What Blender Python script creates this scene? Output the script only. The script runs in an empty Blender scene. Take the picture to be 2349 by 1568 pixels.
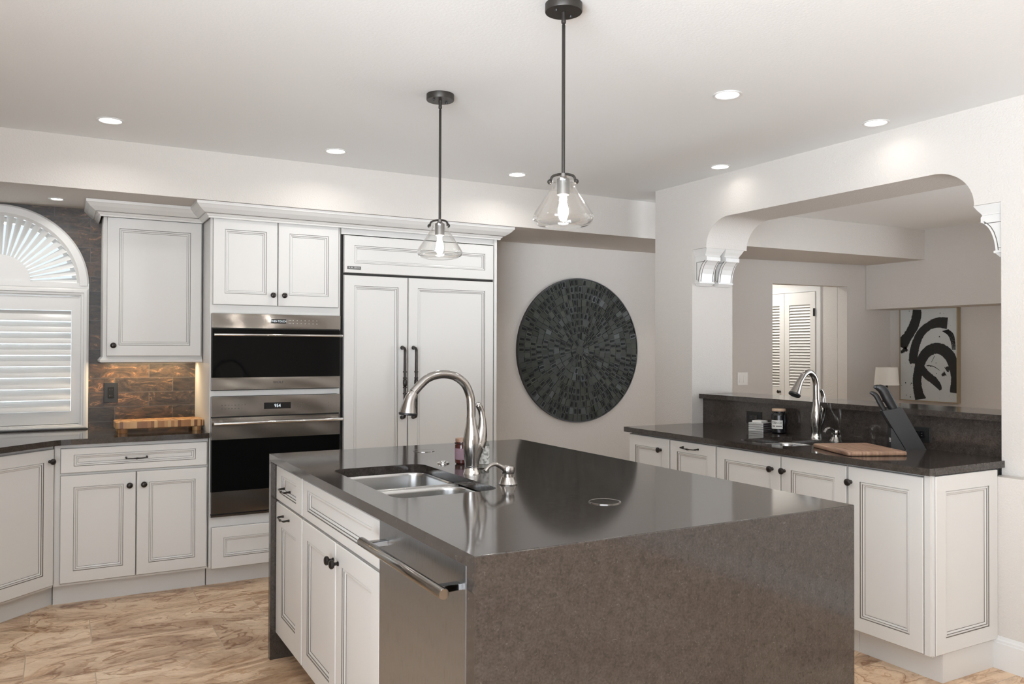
import bpy, bmesh, math, random
from mathutils import Vector, Matrix

S = bpy.context.scene
COL = S.collection
PI = math.pi
R = math.radians
random.seed(7)

# ------------------------------------------------------------------ camera
F_PX, YAW, PIT, ROL = 1861.5756, 0.508965, 0.00951423, 0.00300927
CAM_Z = 1.3842
fw = Vector((math.sin(YAW) * math.cos(PIT), math.cos(YAW) * math.cos(PIT), math.sin(PIT)))
rt = Vector((math.cos(YAW), -math.sin(YAW), 0))
up = rt.cross(fw)
r2 = rt * math.cos(ROL) + up * math.sin(ROL)
u2 = -rt * math.sin(ROL) + up * math.cos(ROL)
cd = bpy.data.cameras.new('camera')
cd.sensor_fit = 'HORIZONTAL'
cd.sensor_width = 36.0
cd.lens = 36.0 * F_PX / 2349.0
cd.clip_start = 0.05
cd.clip_end = 100
cam = bpy.data.objects.new('camera', cd)
m3 = Matrix((r2, u2, -fw)).transposed()
cam.matrix_world = Matrix.Translation((0, 0, CAM_Z)) @ m3.to_4x4()
COL.objects.link(cam)
S.camera = cam

# ------------------------------------------------------------------ world, exposure
S.view_settings.view_transform = 'Standard'
S.view_settings.look = 'None'
S.view_settings.gamma = 1.0
S.view_settings.use_curve_mapping = False
S.view_settings.exposure = 0.2
SKY, GROUND_FILL = 4.2, 17.0       # overcast sky, and a brighter lower half added to lift the ceiling
W = bpy.data.worlds.new('world')
S.world = W
W.use_nodes = True
wt = W.node_tree
bg = wt.nodes['Background']
wg = wt.nodes.new('ShaderNodeNewGeometry'); ws = wt.nodes.new('ShaderNodeSeparateXYZ'); wr = wt.nodes.new('ShaderNodeMapRange')
wt.links.new(wg.outputs['Incoming'], ws.inputs[0]); wt.links.new(ws.outputs['Z'], wr.inputs[0])
wr.inputs[1].default_value = -0.05; wr.inputs[2].default_value = 0.05      # incoming points back along the ray
wr.inputs[3].default_value = SKY; wr.inputs[4].default_value = GROUND_FILL
bg.inputs[0].default_value = (0.885, 0.952, 1.035, 1)
wn = wt.nodes.new('ShaderNodeMapRange'); wm = wt.nodes.new('ShaderNodeMath'); wm.operation = 'MULTIPLY'     # world dimmed beyond the shuttered window, so its blades don't wash out
wt.links.new(ws.outputs['Y'], wn.inputs[0]); wn.inputs[1].default_value = -0.35; wn.inputs[2].default_value = 0.0
wn.inputs[3].default_value = 0.24; wn.inputs[4].default_value = 1.0
wt.links.new(wr.outputs[0], wm.inputs[0]); wt.links.new(wn.outputs[0], wm.inputs[1])
wt.links.new(wm.outputs[0], bg.inputs[1])
S.cycles.max_bounces = 8
S.cycles.diffuse_bounces = 5
S.cycles.glossy_bounces = 4
S.cycles.transmission_bounces = 6
S.cycles.transparent_max_bounces = 12
S.cycles.caustics_reflective = False
S.cycles.caustics_refractive = False
S.cycles.sample_clamp_indirect = 6.0

CEIL = 2.5
DL_POWER = 1.9      # watts of each recessed downlight
# recessed lights that show in the photo, then unseen ones added behind the camera for even light
DOWNLIGHTS = [(0.211, 4.419), (1.352, 4.468), (2.54, 4.492), (2.54, 2.629), (3.50, 3.683), (3.481, 2.592)]
DOWNLIGHTS_ADDED = [(0.1, 2.3), (0.1, 0.6), (1.35, 0.6), (2.54, 0.8), (3.2, 1.2), (1.35, -1.2), (2.8, -1.2)]

def portal(name, x, y, z, sx, sz, rz=0.0):
    l = bpy.data.lights.new(name, 'AREA')
    l.shape = 'RECTANGLE'; l.size = sx; l.size_y = sz
    l.cycles.is_portal = True
    o = bpy.data.objects.new(name, l)
    o.location = (x, y, z)
    o.rotation_euler = (R(90), 0, rz)      # faces into the room
    COL.objects.link(o)

portal('fill_opening_portal', -0.4, -2.58, 1.92, 1.6, 1.04)  # these three guide light through unseen openings added for fill
portal('fill_opening_portal', 7.28, 0.0, 1.4, 2.4, 1.9, R(90))
portal('fill_opening_portal', -1.285, -0.75, 1.16, 3.3, 2.28, R(-90))

# ------------------------------------------------------------------ materials
def mat(name, base=(0.8, 0.8, 0.8), rough=0.5, metal=0.0, spec=0.5, emis=None, estr=0.0, coat=0.0, trans=0.0, aniso=0.0):
    m = bpy.data.materials.new(name)
    m.use_nodes = True
    p = m.node_tree.nodes['Principled BSDF']
    p.inputs['Base Color'].default_value = (*base, 1)
    p.inputs['Roughness'].default_value = rough
    p.inputs['Metallic'].default_value = metal
    p.inputs['Specular IOR Level'].default_value = spec
    p.inputs['Coat Weight'].default_value = coat
    p.inputs['Transmission Weight'].default_value = trans
    p.inputs['Anisotropic'].default_value = aniso
    if emis:
        p.inputs['Emission Color'].default_value = (*emis, 1)
        p.inputs['Emission Strength'].default_value = estr
    return m

class NT:
    """Small helper round a material's node tree."""
    def __init__(s, m):
        s.m = m; s.t = m.node_tree; s.p = s.t.nodes['Principled BSDF']
    def n(s, typ, **k):
        o = s.t.nodes.new(typ)
        for a, v in k.items():
            if a.startswith('i_'):
                o.inputs[a[2:].replace('_', ' ')].default_value = v
            else:
                setattr(o, a, v)
        return o
    def l(s, a, b):
        s.t.links.new(a, b)
    def coord(s, scale=(1, 1, 1), loc=(0, 0, 0), rot=(0, 0, 0), kind='Object'):
        c = s.n('ShaderNodeTexCoord'); mp = s.n('ShaderNodeMapping')
        mp.inputs['Scale'].default_value = scale; mp.inputs['Location'].default_value = loc; mp.inputs['Rotation'].default_value = rot
        s.l(c.outputs[kind], mp.inputs[0])
        return mp.outputs[0]
    def noise(s, v, scale, detail=4, rough=0.5, dist=0.0):
        o = s.n('ShaderNodeTexNoise'); s.l(v, o.inputs['Vector'])
        o.inputs['Scale'].default_value = scale; o.inputs['Detail'].default_value = detail
        o.inputs['Roughness'].default_value = rough; o.inputs['Distortion'].default_value = dist
        return o.outputs['Fac']
    def ramp(s, fac, stops, interp='LINEAR'):
        o = s.n('ShaderNodeValToRGB'); s.l(fac, o.inputs[0]); cr = o.color_ramp; cr.interpolation = interp
        while len(cr.elements) < len(stops): cr.elements.new(0.5)
        for e, (pos, c) in zip(cr.elements, stops):
            e.position = pos; e.color = (*c, 1) if len(c) == 3 else c
        return o.outputs[0]
    def mix(s, fac, a, b, mode='MIX'):
        o = s.n('ShaderNodeMix', data_type='RGBA', blend_type=mode)
        for v, i in ((fac, 0), (a, 6), (b, 7)):
            if hasattr(v, 'links'): s.l(v, o.inputs[i])
            elif i == 0: o.inputs[0].default_value = v
            else: o.inputs[i].default_value = (*v, 1)
        return o.outputs[2]
    def bump(s, h, strength=0.2, dist=0.01):
        o = s.n('ShaderNodeBump'); s.l(h, o.inputs['Height'])
        o.inputs['Strength'].default_value = strength; o.inputs['Distance'].default_value = dist
        s.l(o.outputs[0], s.p.inputs['Normal'])

def m_wall(name, c, bump=0.5, scale=105):
    m = mat(name, c, 0.75, spec=0.25); t = NT(m)
    v = t.coord()
    n = t.noise(v, scale, 3, 0.55)
    t.bump(n, bump, 0.006)
    return m

WALL = m_wall('greige_wall_paint', (0.60, 0.568, 0.53))
CEILM = m_wall('ceiling_paint', (0.84, 0.86, 0.865), 0.12, 90)
PAINT = mat('cabinet_paint', (0.665, 0.655, 0.632), 0.32)
GLAZE = mat('dark_glaze', (0.13, 0.115, 0.10), 0.4)
GAP = mat('dark_gap', (0.02, 0.018, 0.016), 0.6)
WHITE = mat('white_trim_paint', (0.69, 0.685, 0.67), 0.3)
DOORW = mat('closet_door_paint', (0.76, 0.74, 0.70), 0.4)
BRONZE = mat('oil_rubbed_bronze', (0.045, 0.040, 0.037), 0.32, 0.85)
PENDB = mat('dark_bronze_lamp_metal', (0.05, 0.045, 0.04), 0.42, 0.6)
NICKEL = mat('brushed_nickel', (0.42, 0.40, 0.38), 0.16, 1.0)
CHROME = mat('polished_steel', (0.72, 0.71, 0.69), 0.08, 1.0)
BLACKP = mat('black_plastic', (0.012, 0.012, 0.012), 0.4)
GLASSB = mat('black_oven_glass', (0.004, 0.004, 0.004), 0.04, spec=0.12)
BLOCK = mat('charcoal_block', (0.028, 0.028, 0.028), 0.45)
LENS = mat('lamp_lens', (1, 1, 1), 0.4, emis=(1.0, 0.96, 0.90), estr=7.0)
FILA = mat('glowing_bulb', (1, 1, 1), 0.4, emis=(1.0, 0.95, 0.89), estr=140.0)
LEDW = mat('warm_strip', (1, 1, 1), 0.4, emis=(1.0, 0.80, 0.52), estr=6.0)
DISP = mat('display_digits', (0.1, 0.1, 0.1), 0.4, emis=(0.85, 0.95, 1.0), estr=0.9)
INK = mat('printed_ink', (0.012, 0.012, 0.012), 0.6)
GREYINK = mat('grey_print', (0.10, 0.098, 0.095), 0.5)
PALEINK = mat('pale_print', (0.62, 0.60, 0.57), 0.5)
LABELW = mat('paper_label', (0.72, 0.70, 0.66), 0.6)
LABELP = mat('mauve_label', (0.30, 0.19, 0.23), 0.6)
AMBER = mat('dark_red_glass', (0.075, 0.016, 0.012), 0.08)
JARB = mat('black_glass', (0.006, 0.006, 0.007), 0.06, spec=0.6)
CANVAS = m_wall('canvas', (0.55, 0.57, 0.56), 0.3, 400)
GOLD = mat('gilt_frame', (0.36, 0.29, 0.19), 0.4, 0.35)
SHADE = mat('linen_shade', (0.66, 0.63, 0.57), 0.8)
SILVER = mat('silver_edge', (0.66, 0.66, 0.65), 0.3, 0.5)
PLUM = mat('dark_plum', (0.06, 0.045, 0.05), 0.5)
STONEW = mat('white_card', (0.78, 0.76, 0.73), 0.5)
PLATEW = mat('white_switch_plastic', (0.80, 0.79, 0.76), 0.3)
SEAL = mat('grey_plastic', (0.2, 0.2, 0.2), 0.5)

def m_quartz():
    m = mat('brown_grey_quartz', rough=0.09, spec=0.65); t = NT(m)
    v = t.coord()
    a = t.noise(v, 38, 5, 0.65)
    b = t.noise(v, 150, 3, 0.6)
    c1 = t.ramp(a, [(0.30, (0.036, 0.0292, 0.025)), (0.52, (0.051, 0.0415, 0.0355)), (0.75, (0.065, 0.054, 0.0465))])
    c2 = t.ramp(b, [(0.35, (0.72, 0.72, 0.72)), (0.55, (1.0, 1.0, 1.0)), (0.78, (1.35, 1.33, 1.30))])
    c = t.mix(1.0, c1, c2, 'MULTIPLY')
    c = t.mix(t.ramp(t.noise(v, 62, 2, 0.5, 0.6), [(0.60, (0, 0, 0)), (0.68, (0.6, 0.6, 0.6))]), c, (0.024, 0.020, 0.0175))
    c = t.mix(t.ramp(t.noise(v, 120, 2, 0.55, 1.5), [(0.66, (0, 0, 0)), (0.72, (0.8, 0.8, 0.8))]), c, (0.10, 0.088, 0.077))
    t.l(c, t.p.inputs['Base Color'])
    return m
QUARTZ = m_quartz()

def m_steel(name='stainless_steel', base=(0.56, 0.54, 0.51), rough=0.24, scale=(2.5, 2.5, 260), aniso=0.0, rot=0.0):
    m = mat(name, base, rough, 1.0, aniso=aniso); t = NT(m)
    if aniso:
        tg = t.n('ShaderNodeTangent', direction_type='RADIAL', axis='Z'); t.l(tg.outputs[0], t.p.inputs['Tangent'])
        t.p.inputs['Anisotropic Rotation'].default_value = rot
    v = t.coord(scale=scale)
    n = t.noise(v, 6.0, 3, 0.6)
    t.l(t.ramp(n, [(0.3, [c * 0.93 for c in base]), (0.7, [min(c * 1.07, 1) for c in base])]), t.p.inputs['Base Color'])
    if not aniso:
        rr = t.n('ShaderNodeMapRange'); t.l(n, rr.inputs[0])
        rr.inputs[3].default_value = rough - 0.06; rr.inputs[4].default_value = rough + 0.08
        t.l(rr.outputs[0], t.p.inputs['Roughness'])
        t.bump(n, 0.03, 0.002)
    return m
STEEL = m_steel(base=(0.33, 0.31, 0.29), rough=0.18, aniso=0.97, rot=0.25)
STEELV = m_steel('stainless_steel_vertical', (0.41, 0.45, 0.50), 0.28, (260, 260, 2.5))
SINKM = mat('sink_steel', (0.46, 0.46, 0.455), 0.25, 1.0)

def m_floor():
    m = mat('travertine_floor_tile', rough=0.34, spec=0.4); t = NT(m)
    v = t.coord(loc=(-0.145, -0.06, 0))
    br = t.n('ShaderNodeTexBrick'); t.l(v, br.inputs['Vector'])
    br.offset = 0.3333; br.offset_frequency = 2; br.squash = 1
    br.inputs['Scale'].default_value = 1.0
    br.inputs['Brick Width'].default_value = 0.80; br.inputs['Row Height'].default_value = 0.385
    br.inputs['Mortar Size'].default_value = 0.0022; br.inputs['Mortar Smooth'].default_value = 0.1
    br.inputs['Color1'].default_value = (0, 0, 0, 1); br.inputs['Color2'].default_value = (1, 1, 1, 1); br.inputs['Mortar'].default_value = (0.5, 0.5, 0.5, 1)
    # every tile shifts the vein pattern a little
    off = t.n('ShaderNodeVectorMath', operation='MULTIPLY'); t.l(br.outputs['Color'], off.inputs[0]); off.inputs[1].default_value = (0.9, 0.35, 2.0)
    ad = t.n('ShaderNodeVectorMath', operation='ADD'); t.l(v, ad.inputs[0]); t.l(off.outputs[0], ad.inputs[1])
    mp = t.n('ShaderNodeMapping'); t.l(ad.outputs[0], mp.inputs[0]); mp.inputs['Scale'].default_value = (0.8, 1.6, 1); mp.inputs['Rotation'].default_value = (0, 0, 0.12)
    f1 = t.noise(mp.outputs[0], 1.25, 4, 0.50, 0.9)
    f2 = t.noise(mp.outputs[0], 2.9, 8, 0.62, 1.0)
    g = t.noise(mp.outputs[0], 46, 5, 0.75)
    sm = t.n('ShaderNodeMath', operation='MULTIPLY_ADD'); t.l(f2, sm.inputs[0]); sm.inputs[1].default_value = 0.16; t.l(f1, sm.inputs[2])
    base = t.ramp(f2, [(0.30, (0.31, 0.185, 0.11)), (0.42, (0.53, 0.36, 0.23)), (0.52, (0.72, 0.53, 0.36)), (0.68, (0.84, 0.67, 0.485))])
    tone = t.ramp(f1, [(0.30, (0.62, 0.54, 0.48)), (0.45, (1.0, 1.0, 1.0)), (0.60, (1.0, 0.98, 0.96)), (0.72, (0.72, 0.64, 0.57))])
    c = t.mix(1.0, base, tone, 'MULTIPLY')
    for fq, wd, col in ((7.0, 0.10, (0.58, 0.45, 0.36)), (17.0, 0.16, (0.80, 0.70, 0.62))):
        ml = t.n('ShaderNodeMath', operation='MULTIPLY'); t.l(sm.outputs[0], ml.inputs[0]); ml.inputs[1].default_value = fq
        fr = t.n('ShaderNodeMath', operation='FRACT'); t.l(ml.outputs[0], fr.inputs[0])
        vein = t.ramp(fr.outputs[0], [(0.0, col), (wd * 0.35, col), (wd, (1, 1, 1)), (1 - wd * 0.3, (1, 1, 1)), (1.0, col)])
        c = t.mix(1.0, c, vein, 'MULTIPLY')
    c = t.mix(0.9, c, t.ramp(g, [(0.30, (0.74, 0.68, 0.64)), (0.46, (1, 1, 1)), (0.62, (1.03, 1.03, 1.02)), (0.72, (1.22, 1.2, 1.18))]), 'MULTIPLY')
    c = t.mix(br.outputs["Fac"], c, (0.47, 0.36, 0.255))
    t.l(c, t.p.inputs['Base Color'])
    t.bump(br.outputs['Fac'], -0.15, 0.002)
    return m
FLOOR = m_floor()

def m_slate():
    m = mat('slate_wall_tile', rough=0.36, spec=0.5); t = NT(m)
    v = t.coord(rot=(R(90), 0, 0))     # wall XZ onto brick XY
    sep = t.n('ShaderNodeTexCoord'); cb = t.n('ShaderNodeSeparateXYZ'); t.l(sep.outputs['Object'], cb.inputs[0])
    cx = t.n('ShaderNodeCombineXYZ'); t.l(cb.outputs['X'], cx.inputs['X']); t.l(cb.outputs['Z'], cx.inputs['Y'])
    mp = t.n('ShaderNodeMapping'); t.l(cx.outputs[0], mp.inputs[0]); mp.inputs['Location'].default_value = (0.03, 0.026, 0)
    br = t.n('ShaderNodeTexBrick'); t.l(mp.outputs[0], br.inputs['Vector'])
    br.offset = 0.42; br.inputs['Scale'].default_value = 1.0
    br.inputs['Brick Width'].default_value = 0.33; br.inputs['Row Height'].default_value = 0.0878
    br.inputs['Mortar Size'].default_value = 0.0018; br.inputs['Mortar Smooth'].default_value = 0.2
    br.inputs['Color1'].default_value = (0, 0, 0, 1); br.inputs['Color2'].default_value = (1, 1, 1, 1)
    off = t.n('ShaderNodeVectorMath', operation='MULTIPLY'); t.l(br.outputs['Color'], off.inputs[0]); off.inputs[1].default_value = (3.0, 5.0, 7.0)
    ad = t.n('ShaderNodeVectorMath', operation='ADD'); t.l(mp.outputs[0], ad.inputs[0]); t.l(off.outputs[0], ad.inputs[1])
    rt_ = t.n('ShaderNodeMapping'); t.l(ad.outputs[0], rt_.inputs[0]); rt_.inputs['Rotation'].default_value = (0, 0, 0.5); rt_.inputs['Scale'].default_value = (1.0, 2.6, 1)
    a = t.noise(rt_.outputs[0], 7.5, 9, 0.70, 1.6)
    b = t.noise(rt_.outputs[0], 2.0, 3, 0.5)
    base = t.ramp(a, [(0.30, (0.012, 0.0105, 0.009)), (0.45, (0.032, 0.0245, 0.0185)), (0.54, (0.062, 0.042, 0.028)), (0.66, (0.036, 0.0265, 0.0195))])
    vein = t.ramp(a, [(0.565, (0, 0, 0)), (0.60, (1, 1, 1)), (0.615, (1, 1, 1)), (0.645, (0, 0, 0))])
    gate = t.ramp(b, [(0.40, (0, 0, 0)), (0.54, (1, 1, 1))])
    k = t.mix(1.0, vein, gate, 'MULTIPLY')
    c = t.mix(k, base, (0.21, 0.125, 0.07))
    tone = t.ramp(br.outputs['Color'], [(0, (0.60, 0.60, 0.58)), (0.5, (1.0, 0.96, 0.92)), (1, (1.8, 1.45, 1.15))])
    c = t.mix(1.0, c, tone, 'MULTIPLY')
    c = t.mix(br.outputs['Fac'], c, (0.085, 0.074, 0.064))
    t.l(c, t.p.inputs['Base Color'])
    h = t.noise(ad.outputs[0], 30, 5, 0.6)
    t.bump(h, 0.16, 0.005)
    return m
SLATE = m_slate()

def m_wood(name, stops, scale=(6, 60, 6), rough=0.45):
    m = mat(name, rough=rough); t = NT(m)
    v = t.coord(scale=scale)
    n = t.noise(v, 2.0, 5, 0.6, 0.6)
    t.l(t.ramp(n, stops), t.p.inputs['Base Color'])
    return m
WALNUT = m_wood('walnut', [(0.3, (0.16, 0.085, 0.055)), (0.5, (0.34, 0.205, 0.135)), (0.7, (0.46, 0.30, 0.20))], (2, 30, 3))
LIDW = m_wood('pale_wood_lid', [(0.3, (0.45, 0.30, 0.20)), (0.7, (0.62, 0.45, 0.32))], (40, 8, 8))

def m_endgrain():
    m = mat('end_grain_acacia', rough=0.4); t = NT(m)
    v = t.coord()
    vm = t.n('ShaderNodeVectorMath', operation='MULTIPLY'); t.l(v, vm.inputs[0]); vm.inputs[1].default_value = (55, 42, 0.01)
    fl = t.n('ShaderNodeVectorMath', operation='FLOOR'); t.l(vm.outputs[0], fl.inputs[0])
    wn = t.n('ShaderNodeTexWhiteNoise', noise_dimensions='3D'); t.l(fl.outputs[0], wn.inputs['Vector'])
    c = t.ramp(wn.outputs['Value'], [(0.0, (0.17, 0.068, 0.026)), (0.35, (0.35, 0.16, 0.06)), (0.7, (0.50, 0.27, 0.11)), (1.0, (0.62, 0.38, 0.18))])
    t.l(c, t.p.inputs['Base Color'])
    return m
ENDG = m_endgrain()

def m_artwood():
    m = mat('charcoal_wood_chips', rough=0.30, spec=0.3); t = NT(m)
    g = t.n('ShaderNodeNewGeometry')
    c = t.ramp(g.outputs['Random Per Island'], [(0.0, (0.024, 0.027, 0.020)), (0.7, (0.036, 0.040, 0.031)), (1.0, (0.070, 0.075, 0.062))])
    t.l(c, t.p.inputs['Base Color'])
    r = t.n('ShaderNodeMapRange'); t.l(g.outputs['Random Per Island'], r.inputs[0]); r.inputs[3].default_value = 0.34; r.inputs[4].default_value = 0.62
    t.l(r.outputs[0], t.p.inputs['Roughness'])
    return m
ARTW = m_artwood()
ARTD = mat('black_chip_inlay', (0.004, 0.004, 0.004), 0.5, spec=0.2)

def m_glass(name, tint=(1, 1, 1), gloss=0.9):
    """Thin clear glass: see-through with Fresnel reflections, so light passes it unbroken."""
    m = bpy.data.materials.new(name); m.use_nodes = True
    t = m.node_tree; t.nodes.clear()
    out = t.nodes.new('ShaderNodeOutputMaterial'); mx = t.nodes.new('ShaderNodeMixShader')
    tr = t.nodes.new('ShaderNodeBsdfTransparent'); gl = t.nodes.new('ShaderNodeBsdfGlossy'); fr = t.nodes.new('ShaderNodeLayerWeight')
    tr.inputs[0].default_value = (*tint, 1); gl.inputs['Roughness'].default_value = 0.02; gl.inputs[0].default_value = (gloss, gloss, gloss, 1)
    pw = t.nodes.new('ShaderNodeMath'); pw.operation = 'POWER'; pw.inputs[1].default_value = 3.0
    mr = t.nodes.new('ShaderNodeMapRange'); mr.inputs[3].default_value = 0.035; mr.inputs[4].default_value = 0.9
    fr.inputs['Blend'].default_value = 0.5
    t.links.new(fr.outputs['Facing'], pw.inputs[0]); t.links.new(pw.outputs[0], mr.inputs[0]); t.links.new(mr.outputs[0], mx.inputs[0]); t.links.new(tr.outputs[0], mx.inputs[1]); t.links.new(gl.outputs[0], mx.inputs[2])
    t.links.new(mx.outputs[0], out.inputs[0])
    return m
GLASS = m_glass('clear_shade_glass', (0.99, 0.99, 0.985), 1.0)
PANE = m_glass('window_glass', (0.93, 0.95, 0.95))
CLEARB = m_glass('clear_bottle', (0.80, 0.82, 0.80))

def m_speckle():
    m = mat('patterned_label', rough=0.5); t = NT(m)
    v = t.coord()
    n = t.noise(v, 90, 3, 0.6)
    t.l(t.ramp(n, [(0.42, (0.30, 0.31, 0.30)), (0.52, (0.72, 0.72, 0.69))]), t.p.inputs['Base Color'])
    return m
SPECK = m_speckle()

# ------------------------------------------------------------------ mesh helpers
class MB:
    """Collects shapes in one bmesh; o is subtracted from all coordinates (world -> local)."""
    def __init__(s, o=(0, 0, 0)):
        s.bm = bmesh.new(); s.o = Vector(o)
    def v(s, p): return s.bm.verts.new(Vector(p) - s.o)
    def f(s, vs, mi=0):
        try:
            fc = s.bm.faces.new(vs); fc.material_index = mi; return fc
        except ValueError:
            return None
    def box(s, x0, x1, y0, y1, z0, z1, mi=0):
        p = [s.v((x, y, z)) for z in (z0, z1) for y in (y0, y1) for x in (x0, x1)]
        for q in ((0, 2, 3, 1), (4, 5, 7, 6), (0, 1, 5, 4), (2, 6, 7, 3), (0, 4, 6, 2), (1, 3, 7, 5)):
            s.f([p[i] for i in q], mi)
        return p
    def bbox(s, x0, x1, y0, y1, z0, z1, b=0.003, mi=0, seg=2):
        n0 = len(s.bm.faces)
        p = s.box(x0, x1, y0, y1, z0, z1, mi)
        es = list({e for v in p for e in v.link_edges})
        r = bmesh.ops.bevel(s.bm, geom=es, offset=b, segments=seg, profile=0.5, affect='EDGES')
        for fc in r['faces']: fc.material_index = mi
    def prism(s, pts, z0, z1, mi=0, cap=True):
        a = [s.v((x, y, z0)) for x, y in pts]; b = [s.v((x, y, z1)) for x, y in pts]
        n = len(pts)
        for i in range(n): s.f([a[i], a[(i + 1) % n], b[(i + 1) % n], b[i]], mi)
        if cap: s.f(a[::-1], mi); s.f(b, mi)
    def prism_dir(s, pts3, d, mi=0):
        """Extrude a planar polygon of 3D points by vector d."""
        a = [s.v(p) for p in pts3]; d = Vector(d); b = [s.v(Vector(p) + d) for p in pts3]
        n = len(a)
        for i in range(n): s.f([a[i], a[(i + 1) % n], b[(i + 1) % n], b[i]], mi)
        s.f(a[::-1], mi); s.f(b, mi)
    def loops(s, rings, mi=0, close=True, cap0=False, cap1=False):
        vr = [[s.v(p) for p in r] for r in rings]
        n = len(vr[0])
        for k, (a, b) in enumerate(zip(vr, vr[1:])):
            m_ = mi[k] if isinstance(mi, (list, tuple)) else mi
            for i in range(n if close else n - 1):
                s.f([a[i], a[(i + 1) % n], b[(i + 1) % n], b[i]], m_)
        m0 = mi[0] if isinstance(mi, (list, tuple)) else mi
        m1 = mi[-1] if isinstance(mi, (list, tuple)) else mi
        if cap0: s.f(vr[0][::-1], m0)
        if cap1: s.f(vr[-1], m1)
        return vr
    def lathe(s, prof, o=(0, 0, 0), ax=(0, 0, 1), n=24, mi=0, cap=True, flute=0, amp=0.0):
        ax = Vector(ax).normalized(); o = Vector(o)
        u = ax.orthogonal().normalized(); w = ax.cross(u)
        rings = []
        for r, h in prof:
            rings.append([o + ax * h + (u * math.cos(2 * PI * i / n) + w * math.sin(2 * PI * i / n)) * max(r, 1e-5) * (1 + amp * math.cos(flute * 2 * PI * i / n)) for i in range(n)])
        s.loops(rings, mi, cap0=cap, cap1=cap)
    def tube(s, pts, r, n=12, mi=0, cap=True, flat=None):
        """Swept circle; r a number or one per point; flat=(a, b) scales the two cross axes."""
        pts = [Vector(p) for p in pts]
        rs = r if isinstance(r, (list, tuple)) else [r] * len(pts)
        T = []
        for i in range(len(pts)):
            a = pts[max(i - 1, 0)]; b = pts[min(i + 1, len(pts) - 1)]
            T.append((b - a).normalized())
        u = T[0].orthogonal().normalized()
        if flat: u = Vector(flat[2]); u = (u - T[0] * u.dot(T[0])).normalized()
        rings = []
        for p, t, rr in zip(pts, T, rs):
            u = (u - t * u.dot(t)).normalized(); w = t.cross(u)
            fa, fb = (flat[0], flat[1]) if flat else (1, 1)
            rings.append([p + (u * math.cos(2 * PI * i / n) * fa + w * math.sin(2 * PI * i / n) * fb) * rr for i in range(n)])
        s.loops(rings, mi, cap0=cap, cap1=cap)
    def build(s, name, mats, parent=None, smooth=False, ang=35):
        bmesh.ops.recalc_face_normals(s.bm, faces=s.bm.faces)
        me = bpy.data.meshes.new(name)
        s.bm.to_mesh(me); s.bm.free()
        for m in (mats if isinstance(mats, (list, tuple)) else [mats]): me.materials.append(m)
        if smooth:
            me.polygons.foreach_set('use_smooth', [True] * len(me.polygons))
            me.set_sharp_from_angle(angle=R(ang))
        o = bpy.data.objects.new(name, me)
        COL.objects.link(o)
        if parent: o.parent = parent
        return o

def rrect(x0, x1, y0, y1, r, n=6):
    out = []
    for cx, cy, a0 in ((x1 - r, y1 - r, 0), (x0 + r, y1 - r, 90), (x0 + r, y0 + r, 180), (x1 - r, y0 + r, 270)):
        for i in range(n + 1):
            a = R(a0 + 90 * i / n)
            out.append((cx + r * math.cos(a), cy + r * math.sin(a)))
    return out

def tag(o, label=None, cat=None, group=None, kind=None):
    if label: o['label'] = label
    if cat: o['category'] = cat
    if group: o['group'] = group
    if kind: o['kind'] = kind
    return o

def thing(name, label, cat, loc=(0, 0, 0), rz=0.0, group=None):
    o = bpy.data.objects.new(name, None)
    o.empty_display_size = 0.05
    o.location = loc; o.rotation_euler = (0, 0, rz)
    COL.objects.link(o)
    return tag(o, label, cat, group)

def struct(mb, name, mats, **k):
    return tag(mb.build(name, mats, **k), kind='structure')

def dup(root, loc=None, rz=None, label=None):
    r = root.copy(); COL.objects.link(r)
    if loc is not None: r.location = loc
    if rz is not None: r.rotation_euler = (0, 0, rz)
    if label: r['label'] = label
    def kids(a, b):
        for ch in list(a.children):
            c = ch.copy(); COL.objects.link(c); c.parent = b
            kids(ch, c)
    kids(root, r)
    return r

def text_pts(body, size, font_extrude=0.0004):
    cu = bpy.data.curves.new('lettering', 'FONT')
    cu.body = body; cu.size = size; cu.align_x = 'CENTER'; cu.align_y = 'CENTER'; cu.extrude = font_extrude; cu.resolution_u = 3
    ob = bpy.data.objects.new('lettering', cu)
    COL.objects.link(ob)
    dg = bpy.context.evaluated_depsgraph_get()
    me = bpy.data.meshes.new_from_object(ob.evaluated_get(dg))
    bpy.data.objects.remove(ob)
    return me

def lettering(name, body, size, material, parent, loc, rot=(PI / 2, 0, 0), sx=1.0, bend=None):
    me = text_pts(body, size)
    for v in me.vertices:
        v.co.x *= sx
        if bend:                          # wrap round a cylinder of that radius, axis along local y of the text
            a = v.co.x / bend; rr = bend + v.co.z
            v.co.x = rr * math.sin(a); v.co.z = rr * math.cos(a) - bend
    me.materials.clear(); me.materials.append(material)
    o = bpy.data.objects.new(name, me); COL.objects.link(o)
    o.parent = parent; o.location = loc; o.rotation_euler = rot
    return o

# ------------------------------------------------------------------ the setting
YB = 5.54            # back wall
XR = 3.657           # kitchen face of the wall with the arched opening
XR2 = 4.015          # its other face
SOF = 2.225          # underside of the soffit
WX, WR, WZ = -0.30, 0.455, 1.76      # arched window: centre, outer radius of its frame, springing height

b = MB(); b.box(-1.4, 7.6, -2.7, 8.6, -0.1, 0.0); struct(b, 'floor', FLOOR)
b = MB(); b.box(-1.4, 7.6, -2.7, 8.6, CEIL, CEIL + 0.1); struct(b, 'ceiling', CEILM)

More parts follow.
